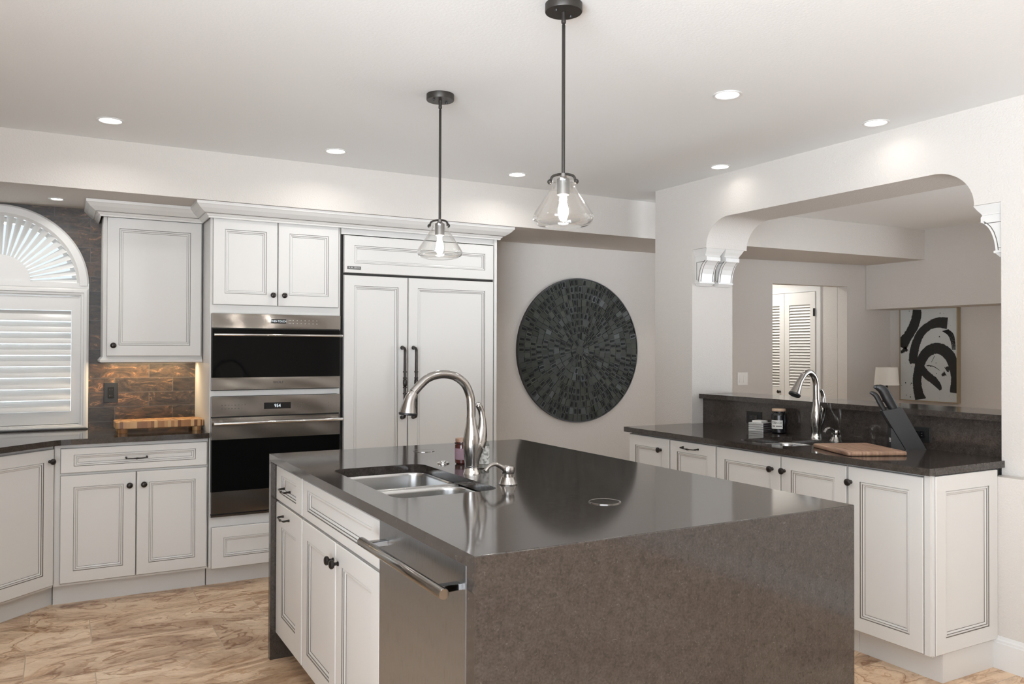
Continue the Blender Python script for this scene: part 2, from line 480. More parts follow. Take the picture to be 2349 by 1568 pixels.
def holed(b, x0, x1, z0, z1, hx, hr, hz0, hzs, y, d):
    """Wall slab in the XZ plane with an arched hole, as two C-shaped halves."""
    arc = [(hx + hr * math.sin(R(a)), hzs + hr * math.cos(R(a))) for a in range(0, 91, 5)]
    rp = [(hx, z0), (x1, z0), (x1, z1), (hx, z1)] + arc + [(hx + hr, hz0), (hx, hz0)]
    lp = [(hx, z0), (x0, z0), (x0, z1), (hx, z1)] + [(2 * hx - x, z) for x, z in arc] + [(hx - hr, hz0), (hx, hz0)]
    for pts in (rp, lp):
        b.prism_dir([(x, y, z) for x, z in pts], (0, d, 0))

b = MB(); holed(b, -1.4, 4.9, 0.0, CEIL, WX, WR - 0.04, 0.95, WZ, YB, 0.12); struct(b, 'wall_back', WALL)
b = MB(); holed(b, -1.27, 0.7655, 0.90, SOF, WX, WR - 0.035, 0.93, WZ, YB - 0.009, 0.0085); struct(b, 'wall_back_tile', SLATE)
b = MB(); b.prism([(-1.27, 4.83), (4.0, 4.83), (6.965, 4.675), (7.29, 5.24), (4.9, YB), (-1.27, YB)], SOF, CEIL); struct(b, 'ceiling_soffit', WALL)
b = MB(); b.box(-1.4, -1.27, 0.9, YB, 0, CEIL); b.box(-1.4, -1.27, -2.7, -2.4, 0, CEIL); b.box(-1.4, -1.27, -2.4, 0.9, 2.3, CEIL); struct(b, 'wall_left', WALL)  # unseen opening between the pieces, added and sized for fill light

# wall with the arched pass-through
arc_n = [(2.412 + 0.2 * math.cos(R(a)), 2.055 + 0.175 * math.sin(R(a))) for a in range(180, 89, -6)]
arc_f = [(3.775 + 0.2 * math.cos(R(a)), 2.055 + 0.175 * math.sin(R(a))) for a in range(90, -1, -6)]
pts = [(-2.6, 0), (2.09, 0), (2.09, 2.05), (2.212, 2.05)] + arc_n + arc_f + [(3.975, 2.05), (4.107, 2.05), (4.107, 0), (4.489, 0), (4.489, CEIL), (-2.6, CEIL)]
b = MB(); b.prism_dir([(XR, y, z) for y, z in pts], (XR2 - XR, 0, 0)); struct(b, 'wall_right', WALL)
b = MB(); b.box(3.763, XR2, 2.09, 4.107, 0, 1.066); struct(b, 'wall_right_knee', WALL)
b = MB(); b.box(3.60, XR, -2.6, 2.30, 0, 0.834); struct(b, 'wall_right_low', WALL)
b = MB()
prof = [(3.585, 0), (3.585, 0.112), (3.589, 0.116), (3.589, 0.124), (3.594, 0.130), (3.597, 0.141), (3.60, 0.141), (3.60, 0)]
b.prism_dir([(x, -2.6, z) for x, z in prof], (0, 4.688, 0)); struct(b, 'baseboard_right', WHITE)

# room beyond the opening, and the corridor with the closet
def fy(x): return YB - 0.1138 * (x - 4.9)
def fpiece(b, x0, x1, z0, z1):
    b.prism([(x0, fy(x0)), (x1, fy(x1)), (x1, fy(x1) + 0.11), (x0, fy(x0) + 0.11)], z0, z1)
b = MB(); fpiece(b, 4.9, 5.82, 0, CEIL); fpiece(b, 5.82, 6.727, 2.012, CEIL); fpiece(b, 6.727, 7.40, 0, CEIL); struct(b, 'wall_far', WALL)
b = MB(); b.box(6.965, 7.292, 2.4, 5.30, 1.79, CEIL); struct(b, 'wall_far_header', WALL)
b = MB(); b.box(7.292, 7.42, 1.2, 5.36, 0, CEIL); b.box(7.292, 7.42, -2.7, -1.2, 0, CEIL); b.box(7.292, 7.42, -1.2, 1.2, 2.35, CEIL); b.box(7.292, 7.42, -1.2, 1.2, 0, 0.45); struct(b, 'wall_far_niche', WALL)  # opening out of view, added to brighten the far room's ceiling
b = MB(); b.box(6.729, 6.84, 5.45, 8.5, 0, CEIL); struct(b, 'wall_corridor_right', WALL)
b = MB(); b.box(5.45, 5.55, 5.60, 8.5, 0, CEIL); struct(b, 'wall_corridor_left', WALL)
b = MB(); b.box(5.45, 6.84, 8.4, 8.5, 0, CEIL); struct(b, 'wall_corridor_end', WALL)
b = MB()
for x0, x1, z0, z1 in ((-1.4, -1.2, 0, CEIL), (-1.2, 0.4, 2.44, CEIL), (-1.2, 0.4, 0, 1.4), (0.4, 7.42, 0, CEIL)):  # leaves a high unseen opening, added and shaped for fill light
    b.box(x0, x1, -2.7, -2.6, z0, z1)
struct(b, 'wall_rear', WALL)

# closet bifold doors with louvres (only the upper louvre panels show above the bar)
def leaf(name, y0, y1, knob, hinge):
    b = MB(); x0, x1 = 6.703, 6.727
    st = 0.062
    b.box(x0, x1, y0, y0 + st, 0.01, 1.985); b.box(x0, x1, y1 - st, y1, 0.01, 1.985)
    for z0, z1 in ((0.01, 0.20), (0.80, 1.0), (1.858, 1.985)): b.box(x0, x1, y0 + st, y1 - st, z0, z1)
    d = struct(b, name, DOORW)
    b = MB()
    for za, zb in ((1.0, 1.858), (0.20, 0.80)):
        n = int((zb - za) / 0.0305)
        for i in range(n):
            z = za + (i + 0.5) * (zb - za) / n
            b.prism_dir([(6.704, y0 + st, z - 0.011), (6.708, y0 + st, z - 0.013), (6.724, y0 + st, z + 0.011), (6.720, y0 + st, z + 0.013)], (0, y1 - y0 - 2 * st, 0))
    b.build('louvers', DOORW, d)
    if knob is not None:
        b = MB(); b.lathe([(0.012, 0), (0.012, 0.004), (0.006, 0.012), (0.017, 0.022), (0.019, 0.030), (0.012, 0.038), (0, 0.039)], (6.703, knob, 0.948), (-1, 0, 0), 20)
        b.build('knob', BRONZE, d, True)
    if hinge:
        b = MB(); b.box(6.699, 6.7035, y0 - 0.004, y0 + 0.022, 1.735, 1.815); b.build('hinge', BLACKP, d)
    return d
leaf('door_1', 5.698, 6.094, None, True)
leaf('door_2', 6.100, 6.496, 6.155, False)
b = MB(); b.box(6.712, 6.729, 5.640, 5.692, 0, 2.045); b.box(6.712, 6.729, 5.692, 6.90, 1.990, 2.045); struct(b, 'trim_1', WHITE)

# ------------------------------------------------------------------ cabinet parts (local: front faces -y, x along, z up)
def panel(b, x0, x1, z0, z1, w=0.063, wz=None, y=0.0, th=0.02):
    """Glazed recessed-panel front: rail-and-stile face, beaded inner edge with dark glaze, flat panel."""
    wz = w if wz is None else wz
    prof = [(0, 0, th, 0), (0, 0, 0.0045, 0), (0.0012, 0.0012, 0.003, 1), (0.004, 0.004, 0.0, 0)]
    for e, d, m_ in ((0, 0, 0), (0.0017, 0.0040, 1), (0.0045, 0.0022, 0), (0.0100, 0.0026, 0), (0.0116, 0.0062, 1), (0.0190, 0.0090, 0), (0.0204, 0.0112, 1)):
        prof.append((w + e, wz + e, d, m_))
    rings = [[(x0 + a, y + d, z0 + c), (x1 - a, y + d, z0 + c), (x1 - a, y + d, z1 - c), (x0 + a, y + d, z1 - c)] for a, c, d, _ in prof]
    b.loops(rings, [p[3] for p in prof[1:]])
    a, c, d, _ = prof[-1]
    b.f([b.v(p) for p in rings[-1]], 0)
    b.f([b.v(p) for p in rings[0]], 0)

KNOB = [(0.0085, 0), (0.0085, 0.003), (0.0055, 0.006), (0.0052, 0.013), (0.009, 0.016), (0.0145, 0.019), (0.0165, 0.024), (0.0155, 0.029), (0.011, 0.0325), (0.0045, 0.034), (0, 0.034)]
def knob(parent, x, z, y=0.0):
    b = MB(); b.lathe(KNOB, (x, y, z), (0, -1, 0), 20)
    return b.build('knob', BRONZE, parent, True)

def pull(parent, x, z, w=0.105, y=0.0):
    """Slim drawer pull with turned centre and curled feet."""
    b = MB()
    h = w / 2
    pts, rs = [], []
    for t in [i / 20 for i in range(-20, 21)]:
        pts.append((x + h * t, y - 0.024 - 0.003 * (1 - t * t), z - 0.004 * (1 - abs(t)) ** 0.5))
        rs.append(0.0034 + (0.0022 if abs(t) < 0.06 else 0) + (0.0012 if 0.14 < abs(t) < 0.24 else 0) - 0.0006 * abs(t))
    b.tube(pts, rs, 10)
    for s in (-1, 1):
        b.tube([(x + s * h, y, z + 0.001), (x + s * h, y - 0.012, z + 0.001), (x + s * h, y - 0.024, z), (x + s * (h - 0.004), y - 0.026, z)], [0.006, 0.0042, 0.0045, 0.004], 10)
    return b.build('pull', BRONZE, parent, True)

def cab_door(parent, x0, x1, z0, z1, kn=None, w=0.063, pl=None, name='door'):
    b = MB(); panel(b, x0, x1, z0, z1, w)
    d = b.build(name, [PAINT, GLAZE], parent)
    if kn: knob(d, *kn)
    if pl: pull(d, *pl)
    return d

def cab_drawer(parent, x0, x1, z0, z1, pl=None, kn=None, w=0.063, wz=0.036):
    b = MB(); panel(b, x0, x1, z0, z1, w, wz)
    d = b.build('drawer', [PAINT, GLAZE], parent)
    if pl: pull(d, *pl)
    if kn: knob(d, *kn)
    return d

def carcass(parent, x0, x1, y1, z0, z1, y0=0.021, extra=None):
    b = MB(); b.box(x0, x1, y0, y1, z0, z1)
    if extra: extra(b)
    return b.build('carcass', [PAINT, GLAZE], parent)

def toe(parent, x0, x1, y0, y1, z1=0.115, z0=0.0):
    b = MB(); b.box(x0, x1, y0, y1, z0, z1); return b.build('toe_kick', PAINT, parent)

G_CAB = 'white glazed kitchen cabinets'
# --- base cabinet by the ovens
FY = 4.945
t = thing('base_cabinet', 'white base cabinet with one wide drawer over two doors, under the chopping block', 'cabinet', (0.004, FY, 0), 0)
carcass(t, -0.022, 0.752, 0.58, 0.116, 0.868)
toe(t, -0.025, 0.752, 0.095, 0.13)
cab_drawer(t, 0.006, 0.746, 0.716, 0.850, (0.375, 0.783))
cab_door(t, 0.006, 0.3735, 0.130, 0.704, (0.340, 0.632))
cab_door(t, 0.3765, 0.746, 0.130, 0.704, (0.412, 0.632))
# --- diagonal corner cabinet under the window
t = thing('corner_cabinet', 'white angled corner cabinet with a tall door, below the shuttered window', 'cabinet', (-0.004, 4.952, 0), R(44))
b = MB(); b.prism([(-0.006, 0.021), (-0.92, 0.021), (-0.92, 0.30), (-0.30, 0.70), (-0.02, 0.30)], 0.116, 0.868)
b.build('carcass', PAINT, t)
b = MB(); b.box(-0.93, 0.058, 0.09, 0.12, 0.0, 0.115); b.build('toe_kick', PAINT, t)
cab_door(t, -0.47, -0.018, 0.130, 0.852, (-0.050, 0.788), 0.066)
cab_door(t, -0.92, -0.474, 0.130, 0.852, None, 0.066)
# --- wall cabinet
t = thing('wall_cabinet', 'white wall cabinet with a single glazed door, hung above the wooden chopping block', 'cabinet', (0.219, 5.20, 0), 0)
carcass(t, 0, 0.537, 0.328, 1.315, 2.16)
cab_door(t, 0.018, 0.531, 1.340, 2.142, (0.052, 1.402))
b = MB()
pr = [(-0.004, 1.302), (-0.014, 1.306), (-0.016, 1.318), (-0.008, 1.326), (-0.002, 1.334), (0.02, 1.334), (0.02, 1.302)]
rings = []
for px, py, sx, sy in ((0.0, 0.328, 1, 0), (0.0, 0.02, 1, 1), (0.537, 0.02, 0, 1)):
    rings.append([(px + o * sx, py + o * sy, z) for o, z in pr])
b.loops(rings, 0, close=True, cap0=True, cap1=True)
b.build('light_rail', PAINT, t)
# --- tall oven cabinet
t = thing('oven_cabinet', 'tall white cabinet that houses both ovens, with two doors above and a drawer below', 'cabinet', (0.762, 4.94, 0), 0)
b = MB()
b.box(0, 0.772, 0.07, 0.59, 0.116, 2.16)                           # body behind the ovens
b.box(0, 0.012, 0.021, 0.07, 0.116, 2.16); b.box(0.757, 0.772, 0.021, 0.07, 0.116, 2.16)
for z0, z1 in ((0.116, 0.410), (1.108, 1.140), (1.592, 2.16)): b.box(0.012, 0.757, 0.021, 0.07, z0, z1)
b.build('carcass', PAINT, t)
toe(t, 0, 0.772, 0.10, 0.13)
cab_door(t, 0.012, 0.3815, 1.641, 2.148, (0.351, 1.705), 0.066)
cab_door(t, 0.3845, 0.757, 1.641, 2.148, (0.418, 1.705), 0.066)
cab_drawer(t, 0.012, 0.757, 0.112, 0.352, None, (0.3845, 0.232), 0.068, 0.063)
# --- refrigerator surround: side panel, frieze
t = thing('refrigerator_surround', 'white end panel and frieze boxed around the built-in refrigerator', 'cabinet', (1.536, 4.94, 0), 0)
b = MB(); b.box(1.079, 1.099, 0.0, 0.595, 0, 2.16); b.build('side_panel', PAINT, t)
b = MB(); b.box(0.002, 1.079, 0.012, 0.04, 2.106, 2.16); b.build('frieze', PAINT, t)
b = MB(); b.box(0.0, 0.012, 0.03, 0.595, 0, 2.16); b.build('gap_shade_strip', GAP, t)  # near-black strip standing in for shade in the gap beside the refrigerator

# --- crown moulding running over the wall cabinet, the oven cabinet and the refrigerator
t = thing('crown_molding', 'pale stepped crown moulding along the tops of the tall white cabinets', 'moulding', (0, 0, 0))
path = [(0.205, 5.528), (0.205, 5.186), (0.752, 5.186), (0.752, 4.925), (2.645, 4.925), (2.645, 5.536)]
prof = [(0, 2.140), (0.006, 2.140), (0.008, 2.149), (0.014, 2.153), (0.018, 2.160), (0.026, 2.163), (0.026, 2.1655), (0.031, 2.1665), (0.043, 2.175), (0.060, 2.188), (0.074, 2.204), (0.079, 2.208), (0.080, 2.2235), (0, 2.2235)]
pm = [0] * 13; pm[5] = 1
def offs(path, d):
    out = []
    for i, p in enumerate(path):
        p = Vector(p)
        ns = []
        for a, c in ((i - 1, i), (i, i + 1)):
            if a >= 0 and c < len(path):
                e = (Vector(path[c]) - Vector(path[a])).normalized(); ns.append(Vector((e.y, -e.x)))
        n = ns[0] if len(ns) == 1 else (ns[0] + ns[1]) / (1 + ns[0].dot(ns[1]))
        out.append(p + n * d)
    return out
# walking back along the left side, then across: outward is to the right of travel
b = MB()
cols = [[(p.x, p.y, z) for p in offs(path, d)] for d, z in prof]
rows = [[b.v(c[i]) for c in cols] for i in range(len(path))]
for r0, r1 in zip(rows, rows[1:]):
    for k in range(len(prof) - 1): b.f([r0[k], r0[k + 1], r1[k + 1], r1[k]], pm[k])
b.f(rows[0][::-1]); b.f(rows[-1])
b.build('molding', [PAINT, GLAZE], t)

# ------------------------------------------------------------------ ovens
def bar_handle(parent, x0, x1, z, y, proj, r, material, name='handle'):
    b = MB()
    b.tube([(x0, y - proj, z), (x0 + 0.003, y - proj, z), (x1 - 0.003, y - proj, z), (x1, y - proj, z)], [r * 0.8, r, r, r * 0.8], 16)
    for x in (x0 + 0.05, x1 - 0.05): b.box(x - 0.008, x + 0.008, y - proj + r * 0.5, y, z - 0.006, z + 0.006)
    return b.build(name, material, parent, True)

OX0, OX1, OY = 0.769, 1.526, 4.925
def warped(b, x0, x1, z0, z1, y, th, amp, ph, mi=0):
    """A steel sheet that is very slightly uneven, so reflections bend in it."""
    nx, nz = 48, 10
    g = []
    for j in range(nz + 1):
        row = []
        for i in range(nx + 1):
            u, w = i / nx, j / nz
            e = math.sin(PI * u) ** 0.5 * math.sin(PI * w) ** 0.5 if 0 < u < 1 and 0 < w < 1 else 0
            d = amp * e * (math.sin(5.1 * u + ph) + 0.8 * math.sin(3.3 * w + 2.2 * u * 3 + ph * 2) + 0.4 * math.sin(17 * u + 4 * w + ph))
            row.append(b.v((x0 + (x1 - x0) * u, y + d, z0 + (z1 - z0) * w)))
        g.append(row)
    for j in range(nz):
        for i in range(nx): b.f([g[j][i], g[j][i + 1], g[j + 1][i + 1], g[j + 1][i]], mi)
    back = [b.v((x, y + th, z)) for x, z in ((x0, z0), (x1, z0), (x1, z1), (x0, z1))]
    b.f([back[0], back[1]] + g[0][::-1], mi); b.f([back[2], back[3]] + g[nz], mi)
    b.f([back[3], back[0]] + [r[0] for r in g], mi); b.f([back[1], back[2]] + [r[nx] for r in g][::-1], mi)
    b.f(back[::-1], mi)

t = thing('microwave_oven', 'upper built-in speed oven with a lit text display and black glass door', 'oven', (OX0, OY, 1.142), 0)
o_ = (OX0, OY, 1.142)
b = MB(o_); b.box(OX0, OX1, OY + 0.02, 5.0, 1.142, 1.590); b.build('body', GAP, t)
b = MB(o_); b.box(1.102, 1.192, OY - 0.0012, OY + 0.004, 1.537, 1.562); d = b.build('display', JARB, t)
lettering('digits', 'THEN TOUCH', 0.017, DISP, d, (1.147 - OX0, -0.0018, 1.5495 - 1.142), sx=0.82)
b = MB(o_); warped(b, OX0, OX1, 1.507, 1.590, OY, 0.02, 0.0012, 0.6)
for i in range(7):
    for j in range(2):
        b.box(1.232 + i * 0.024, 1.236 + i * 0.024, OY - 0.0008, OY + 0.003, 1.536 + j * 0.019, 1.5395 + j * 0.019, 1)
for j in range(2): b.box(1.206, 1.222, OY - 0.0008, OY + 0.003, 1.538 + j * 0.018, 1.5395 + j * 0.018, 1)
b.build('control_panel', [STEEL, PALEINK], t, True)
b = MB(o_); b.box(OX0 + 0.002, OX1 - 0.002, OY + 0.004, OY + 0.02, 1.217, 1.500); b.build('door_glass', GLASSB, t)
b = MB(o_); warped(b, OX0, OX1, 1.146, 1.217, OY, 0.02, 0.0010, 2.0); d = b.build('lower_trim', STEEL, t, True)
lettering('logo', 'WOLF', 0.019, INK, d, (1.147 - OX0, -0.0008, 1.186 - 1.142), sx=1.15)
bar_handle(t, 0.006, OX1 - OX0 + 0.004, 1.466 - 1.142, 0.004, 0.045, 0.0075, CHROME)

t = thing('built_in_oven', 'large lower wall oven with a 954 clock, steel bands and black glass door', 'oven', (OX0, OY, 0.410), 0)
o_ = (OX0, OY, 0.410)
b = MB(o_); b.box(OX0, OX1, OY + 0.02, 5.0, 0.410, 1.106); b.build('body', GAP, t)
b = MB(o_); b.box(1.064, 1.222, OY - 0.0012, OY + 0.004, 1.028, 1.066); d = b.build('display', JARB, t)
lettering('digits', '954', 0.028, DISP, d, (1.143 - OX0, -0.0018, 1.046 - 0.410), sx=0.9)
b = MB(o_); warped(b, OX0, OX1, 0.992, 1.106, OY, 0.02, 0.0012, 1.4)
for i in range(8):
    for j in range(2):
        b.box(0.822 + i * 0.0185, 0.831 + i * 0.0185, OY - 0.0008, OY + 0.003, 1.036 + j * 0.020, 1.0375 + j * 0.020, 1)
for i in range(4):
    for j in range(2):
        b.box(1.262 + i * 0.013, 1.270 + i * 0.013, OY - 0.0008, OY + 0.003, 1.036 + j * 0.020, 1.0385 + j * 0.020, 1)
for i in range(5):
    for j in range(2): b.box(1.336 + i * 0.029, 1.339 + i * 0.029, OY - 0.0008, OY + 0.003, 1.036 + j * 0.020, 1.039 + j * 0.020, 1)
b.build('control_panel', [STEEL, GREYINK], t, True)
b = MB(o_); warped(b, OX0, OX1, 0.858, 0.984, OY, 0.02, 0.0014, 2.9); b.build('door_band', STEEL, t, True)
b = MB(o_); b.box(OX0 + 0.002, OX1 - 0.002, OY + 0.003, OY + 0.02, 0.558, 0.858); b.build('door_glass', GLASSB, t)
b = MB(o_); warped(b, OX0, OX1, 0.432, 0.558, OY, 0.02, 0.0016, 4.1); b.build('lower_trim', STEEL, t, True)
b = MB(o_); b.box(OX0, OX1, OY + 0.004, OY + 0.02, 0.412, 0.424); b.build('vent_strip', STEEL, t)
bar_handle(t, 0.006, OX1 - OX0 + 0.004, 0.955 - 0.410, 0.0, 0.050, 0.0085, CHROME)

# ------------------------------------------------------------------ refrigerator
FX0, FX1 = 1.549, 2.613
t = thing('refrigerator', 'built-in refrigerator behind white panelled doors with two long dark handles', 'refrigerator', (FX0, FY - 0.005, 0), 0)
w_ = FX1 - FX0
b = MB(); b.box(0.0, w_, 0.022, 0.58, 0.06, 2.104); b.build('body', GAP, t)
b = MB(); b.box(0.0, w_, 0.08, 0.12, 0.0, 0.11); b.build('toe_kick', GAP, t)
b = MB(); panel(b, 0.004, w_ - 0.003, 1.864, 2.100, 0.066, 0.062); g = b.build('grille_panel', [PAINT, GLAZE], t)
b = MB(); b.box(0.024, 0.112, -0.002, 0.002, 1.886, 1.906); d = b.build('nameplate', GREYINK, g)
lettering('logo', 'SUB-ZERO', 0.014, SILVER, d, (0.068, -0.0024, 1.896), sx=1.15)
def fridge_handle(parent, x):
    """Long turned bar, feet at the ends, ringed swell in the middle."""
    b = MB(); z0, z1 = 0.945, 1.395; yb = -0.052
    for z, s in ((z0, 1), (z1, -1)):
        b.tube([(x, 0, z), (x, -0.010, z), (x, -0.030, z), (x, -0.045, z + s * 0.004), (x, yb, z + s * 0.016), (x, yb, z + s * 0.03)], [0.0125, 0.011, 0.0085, 0.0085, 0.009, 0.009], 14)
        b.lathe([(0.013, 0), (0.0135, 0.006), (0.010, 0.010)], (x, 0, z), (0, -1, 0), 16)
    m_ = (z0 + z1) / 2
    pr = [(0.0085, z0 + 0.02), (0.0095, m_ - 0.085)]
    for c in (-0.070, -0.030, 0.030, 0.070):
        pr += [(0.0095, m_ + c - 0.005), (0.0135, m_ + c - 0.003), (0.0135, m_ + c + 0.003), (0.0095, m_ + c + 0.005)]
        if c == -0.030: pr += [(0.0125, m_ - 0.018), (0.0135, m_), (0.0125, m_ + 0.018)]
    pr += [(0.0095, m_ + 0.085), (0.0085, z1 - 0.02)]
    b.lathe(pr, (x, yb, 0), (0, 0, 1), 18)
    return b.build('handle', BRONZE, parent, True)
b = MB(); panel(b, 0.004, 0.4305, 0.115, 1.850, 0.066); d = b.build('door', [PAINT, GLAZE], t); fridge_handle(d, 0.392)
b = MB(); panel(b, 0.4345, w_ - 0.003, 0.115, 1.850, 0.066); d = b.build('door', [PAINT, GLAZE], t); fridge_handle(d, 0.470)

# ------------------------------------------------------------------ perimeter worktop
def bevel_top(b, zt, amt=0.003):
    es = [e for e in b.bm.edges if len(e.link_faces) == 2 and e.calc_face_angle(0) > 0.5 and all(abs(v.co.z - zt) < 1e-4 for v in e.verts)]
    bmesh.ops.bevel(b.bm, geom=es, offset=amt, segments=2, profile=0.5, affect='EDGES')
b = MB()
b.prism([(0.758, 4.923), (0.758, YB - 0.009), (-1.268, YB - 0.009), (-1.268, 3.6), (-0.62, 3.6), (-0.62, 4.30), (-0.045, 4.872), (-0.02, 4.894), (0.012, 4.912), (0.06, 4.923)], 0.870, 0.900)
bevel_top(b, 0.900)
tag(b.build('wall_worktop', QUARTZ), 'dark stone worktop that bends round the corner below the shuttered window', 'worktop')

# ------------------------------------------------------------------ window: shutters, frame, pane
t = thing('plantation_shutter', 'white plantation shutter with wide tilted louvers over the worktop', 'shutter', (WX, YB - 0.009, 0.905), 0)
hw, HT = 0.455, 0.840
b = MB()
pr = [(0, 0.0), (0, -0.022), (0.012, -0.030), (0.026, -0.030), (0.030, -0.024), (0.040, -0.024), (0.044, -0.016), (0.050, -0.016), (0.050, 0.03), (0, 0.03)]
rings = []
for cx, cz, sx, sz in ((-hw, 0, 1, 1), (hw, 0, -1, 1), (hw, HT, -1, -1), (-hw, HT, 1, -1)):
    rings.append([(cx + sx * d, y, cz + sz * d * (1.0 if cz else 0.55)) for d, y in pr])
b.loops(rings + [rings[0]], 0, close=True)
bmesh.ops.remove_doubles(b.bm, verts=b.bm.verts, dist=1e-5)
b.build('frame', WHITE, t)
lx0, lx1 = -hw + 0.050, hw - 0.050
b = MB()
for x0, x1, z0, z1 in ((lx0, lx0 + 0.042, 0.030, HT - 0.052), (lx1 - 0.042, lx1, 0.030, HT - 0.052), (lx0 + 0.042, lx1 - 0.042, 0.030, 0.104), (lx0 + 0.042, lx1 - 0.042, 0.706, HT - 0.052)):
    b.box(x0, x1, -0.012, 0.016, z0, z1)
b.build('panel', WHITE, t)
b = MB()
nl = 9; z0, z1 = 0.104, 0.706
for i in range(nl):
    zc = z0 + (i + 0.5) * (z1 - z0) / nl
    ring = []
    for k in range(16):
        a = 2 * PI * k / 16
        u_, v_ = 0.037 * math.cos(a), 0.0055 * math.sin(a)
        th_ = R(58)
        ring.append((u_ * math.cos(th_) - v_ * math.sin(th_), zc + u_ * math.sin(th_) + v_ * math.cos(th_)))
    b.prism_dir([(lx0 + 0.043, y, z) for y, z in ring], (lx1 - lx0 - 0.086, 0, 0))
b.build('louvers', WHITE, t, True)

t = thing('sunburst_shutter', 'white half-round sunburst shutter with fanned blades, set in dark tile', 'shutter', (WX, YB - 0.009, WZ - 0.015), 0)
b = MB()
pr = [(WR, 0.0), (WR, -0.020), (WR - 0.010, -0.028), (WR - 0.048, -0.028), (WR - 0.056, -0.020), (WR - 0.064, -0.014), (WR - 0.064, 0.03), (WR, 0.03)]
rings = [[(r_ * math.cos(R(a)), y, 0.015 + r_ * math.sin(R(a))) for r_, y in pr] for a in range(0, 181, 4)]
b.loops(rings, 0, close=True, cap0=True, cap1=True)
b.box(-WR, WR, -0.024, 0.03, 0.0, 0.030)
b.build('frame', WHITE, t, True, 30)
b = MB()
hub = [(0.150 * math.cos(R(a)), -0.016, 0.030 + 0.150 * math.sin(R(a))) for a in range(0, 181, 6)]
b.prism_dir(hub, (0, 0.034, 0)); b.build('hub', WHITE, t)
b = MB()
nb = 25
for i in range(nb):
    th_ = PI * (i + 0.5) / nb
    u_ = Vector((math.cos(th_), 0, math.sin(th_))); q_ = Vector((-math.sin(th_), 0, math.cos(th_)))
    tl = R(46)
    wv = q_ * math.cos(tl) + Vector((0, 1, 0)) * math.sin(tl); nv = u_.cross(wv)
    c0 = Vector((0, 0.004, 0.022)) + u_ * 0.148; c1 = Vector((0, 0.004, 0.022)) + u_ * 0.392
    rings = []
    for c, hw_ in ((c0, 0.0095), (c1, 0.0275)):
        rings.append([c + wv * (hw_ * math.cos(2 * PI * k / 10)) + nv * (0.0035 * math.sin(2 * PI * k / 10)) for k in range(10)])
    b.loops(rings, 0, cap0=True, cap1=True)
b.build('fan_blades', WHITE, t, True)

b = MB(); holed(b, WX - 0.47, WX + 0.47, 0.94, 2.22, WX, 0.37, 1.0, WZ, YB + 0.10, 0.03)
w1 = struct(b, 'window_1', WHITE)
b = MB(); b.box(WX - 0.42, WX + 0.42, YB + 0.112, YB + 0.117, 0.95, 2.19); b.build('pane', PANE, w1)

# ------------------------------------------------------------------ island
IX0, IX1, IY0, IY1, IZ = 0.829, 2.122, 1.657, 3.722, 0.914
TH = 0.032
def slab_hole(b, x0, x1, y0, y1, hole, z0, z1):
    outer = {0: (x1, y1), 1: (x0, y1), 2: (x0, y0), 3: (x1, y0)}
    n = len(hole) // 4
    for z in (z0, z1):
        hv = [b.v((x, y, z)) for x, y in hole]; ov = [b.v((*outer[k], z)) for k in range(4)]
        if z == z0: hb, ob = hv, ov
        else: ht, ot = hv, ov
        for k in range(4):
            seg = [k * n + i for i in range(n)]
            for a, c in zip(seg, seg[1:]): b.f([hv[a], hv[c], ov[k]])
            b.f([hv[seg[-1]], hv[(seg[-1] + 1) % len(hv)], ov[(k + 1) % 4], ov[k]])
    for i in range(len(hole)): b.f([hb[i], hb[(i + 1) % len(hole)], ht[(i + 1) % len(hole)], ht[i]])
    for k in range(4): b.f([ob[k], ob[(k + 1) % 4], ot[(k + 1) % 4], ot[k]])

t = thing('island_worktop', 'large dark quartz island top that falls to the floor at both ends', 'worktop', (IX0, IY0, 0), 0)
o_ = (IX0, IY0, 0)
ih = rrect(0.930, 1.306, 2.408, 3.112, 0.055, 7)
b = MB(o_); slab_hole(b, IX0, IX1, IY0 + 0.003, IY1 - 0.003, ih, IZ - TH, IZ)
es = [e for e in b.bm.edges if len(e.link_faces) == 2 and e.calc_face_angle(0) > 0.5 and all(abs(v.co.z - IZ) < 1e-4 for v in e.verts) and abs(e.verts[0].co.x - e.verts[1].co.x) < 0.5]
bmesh.ops.bevel(b.bm, geom=es, offset=0.003, segments=2, profile=0.5, affect='EDGES')
for v in b.bm.verts:                                               # mitred ends meet the falling slabs
    if abs(v.co.z - (IZ - TH)) < 1e-4:
        if abs(v.co.y - 0.003) < 1e-4: v.co.y = TH
        elif abs(v.co.y - (IY1 - IY0 - 0.003)) < 1e-4: v.co.y = IY1 - IY0 - TH
b.build('top', QUARTZ, t)
for ya, sg, th in ((IY0, 1, 0.042), (IY1, -1, TH)):
    b = MB(o_)
    b.prism_dir([(IX0, y, z) for y, z in ((ya, 0), (ya, IZ - 0.003), (ya + sg * 0.0009, IZ - 0.0009), (ya + sg * 0.003, IZ), (ya + sg * TH, IZ - TH), (ya + sg * th, IZ - TH), (ya + sg * th, 0))], (IX1 - IX0, 0, 0))
    b.build('side_slab', QUARTZ, t)

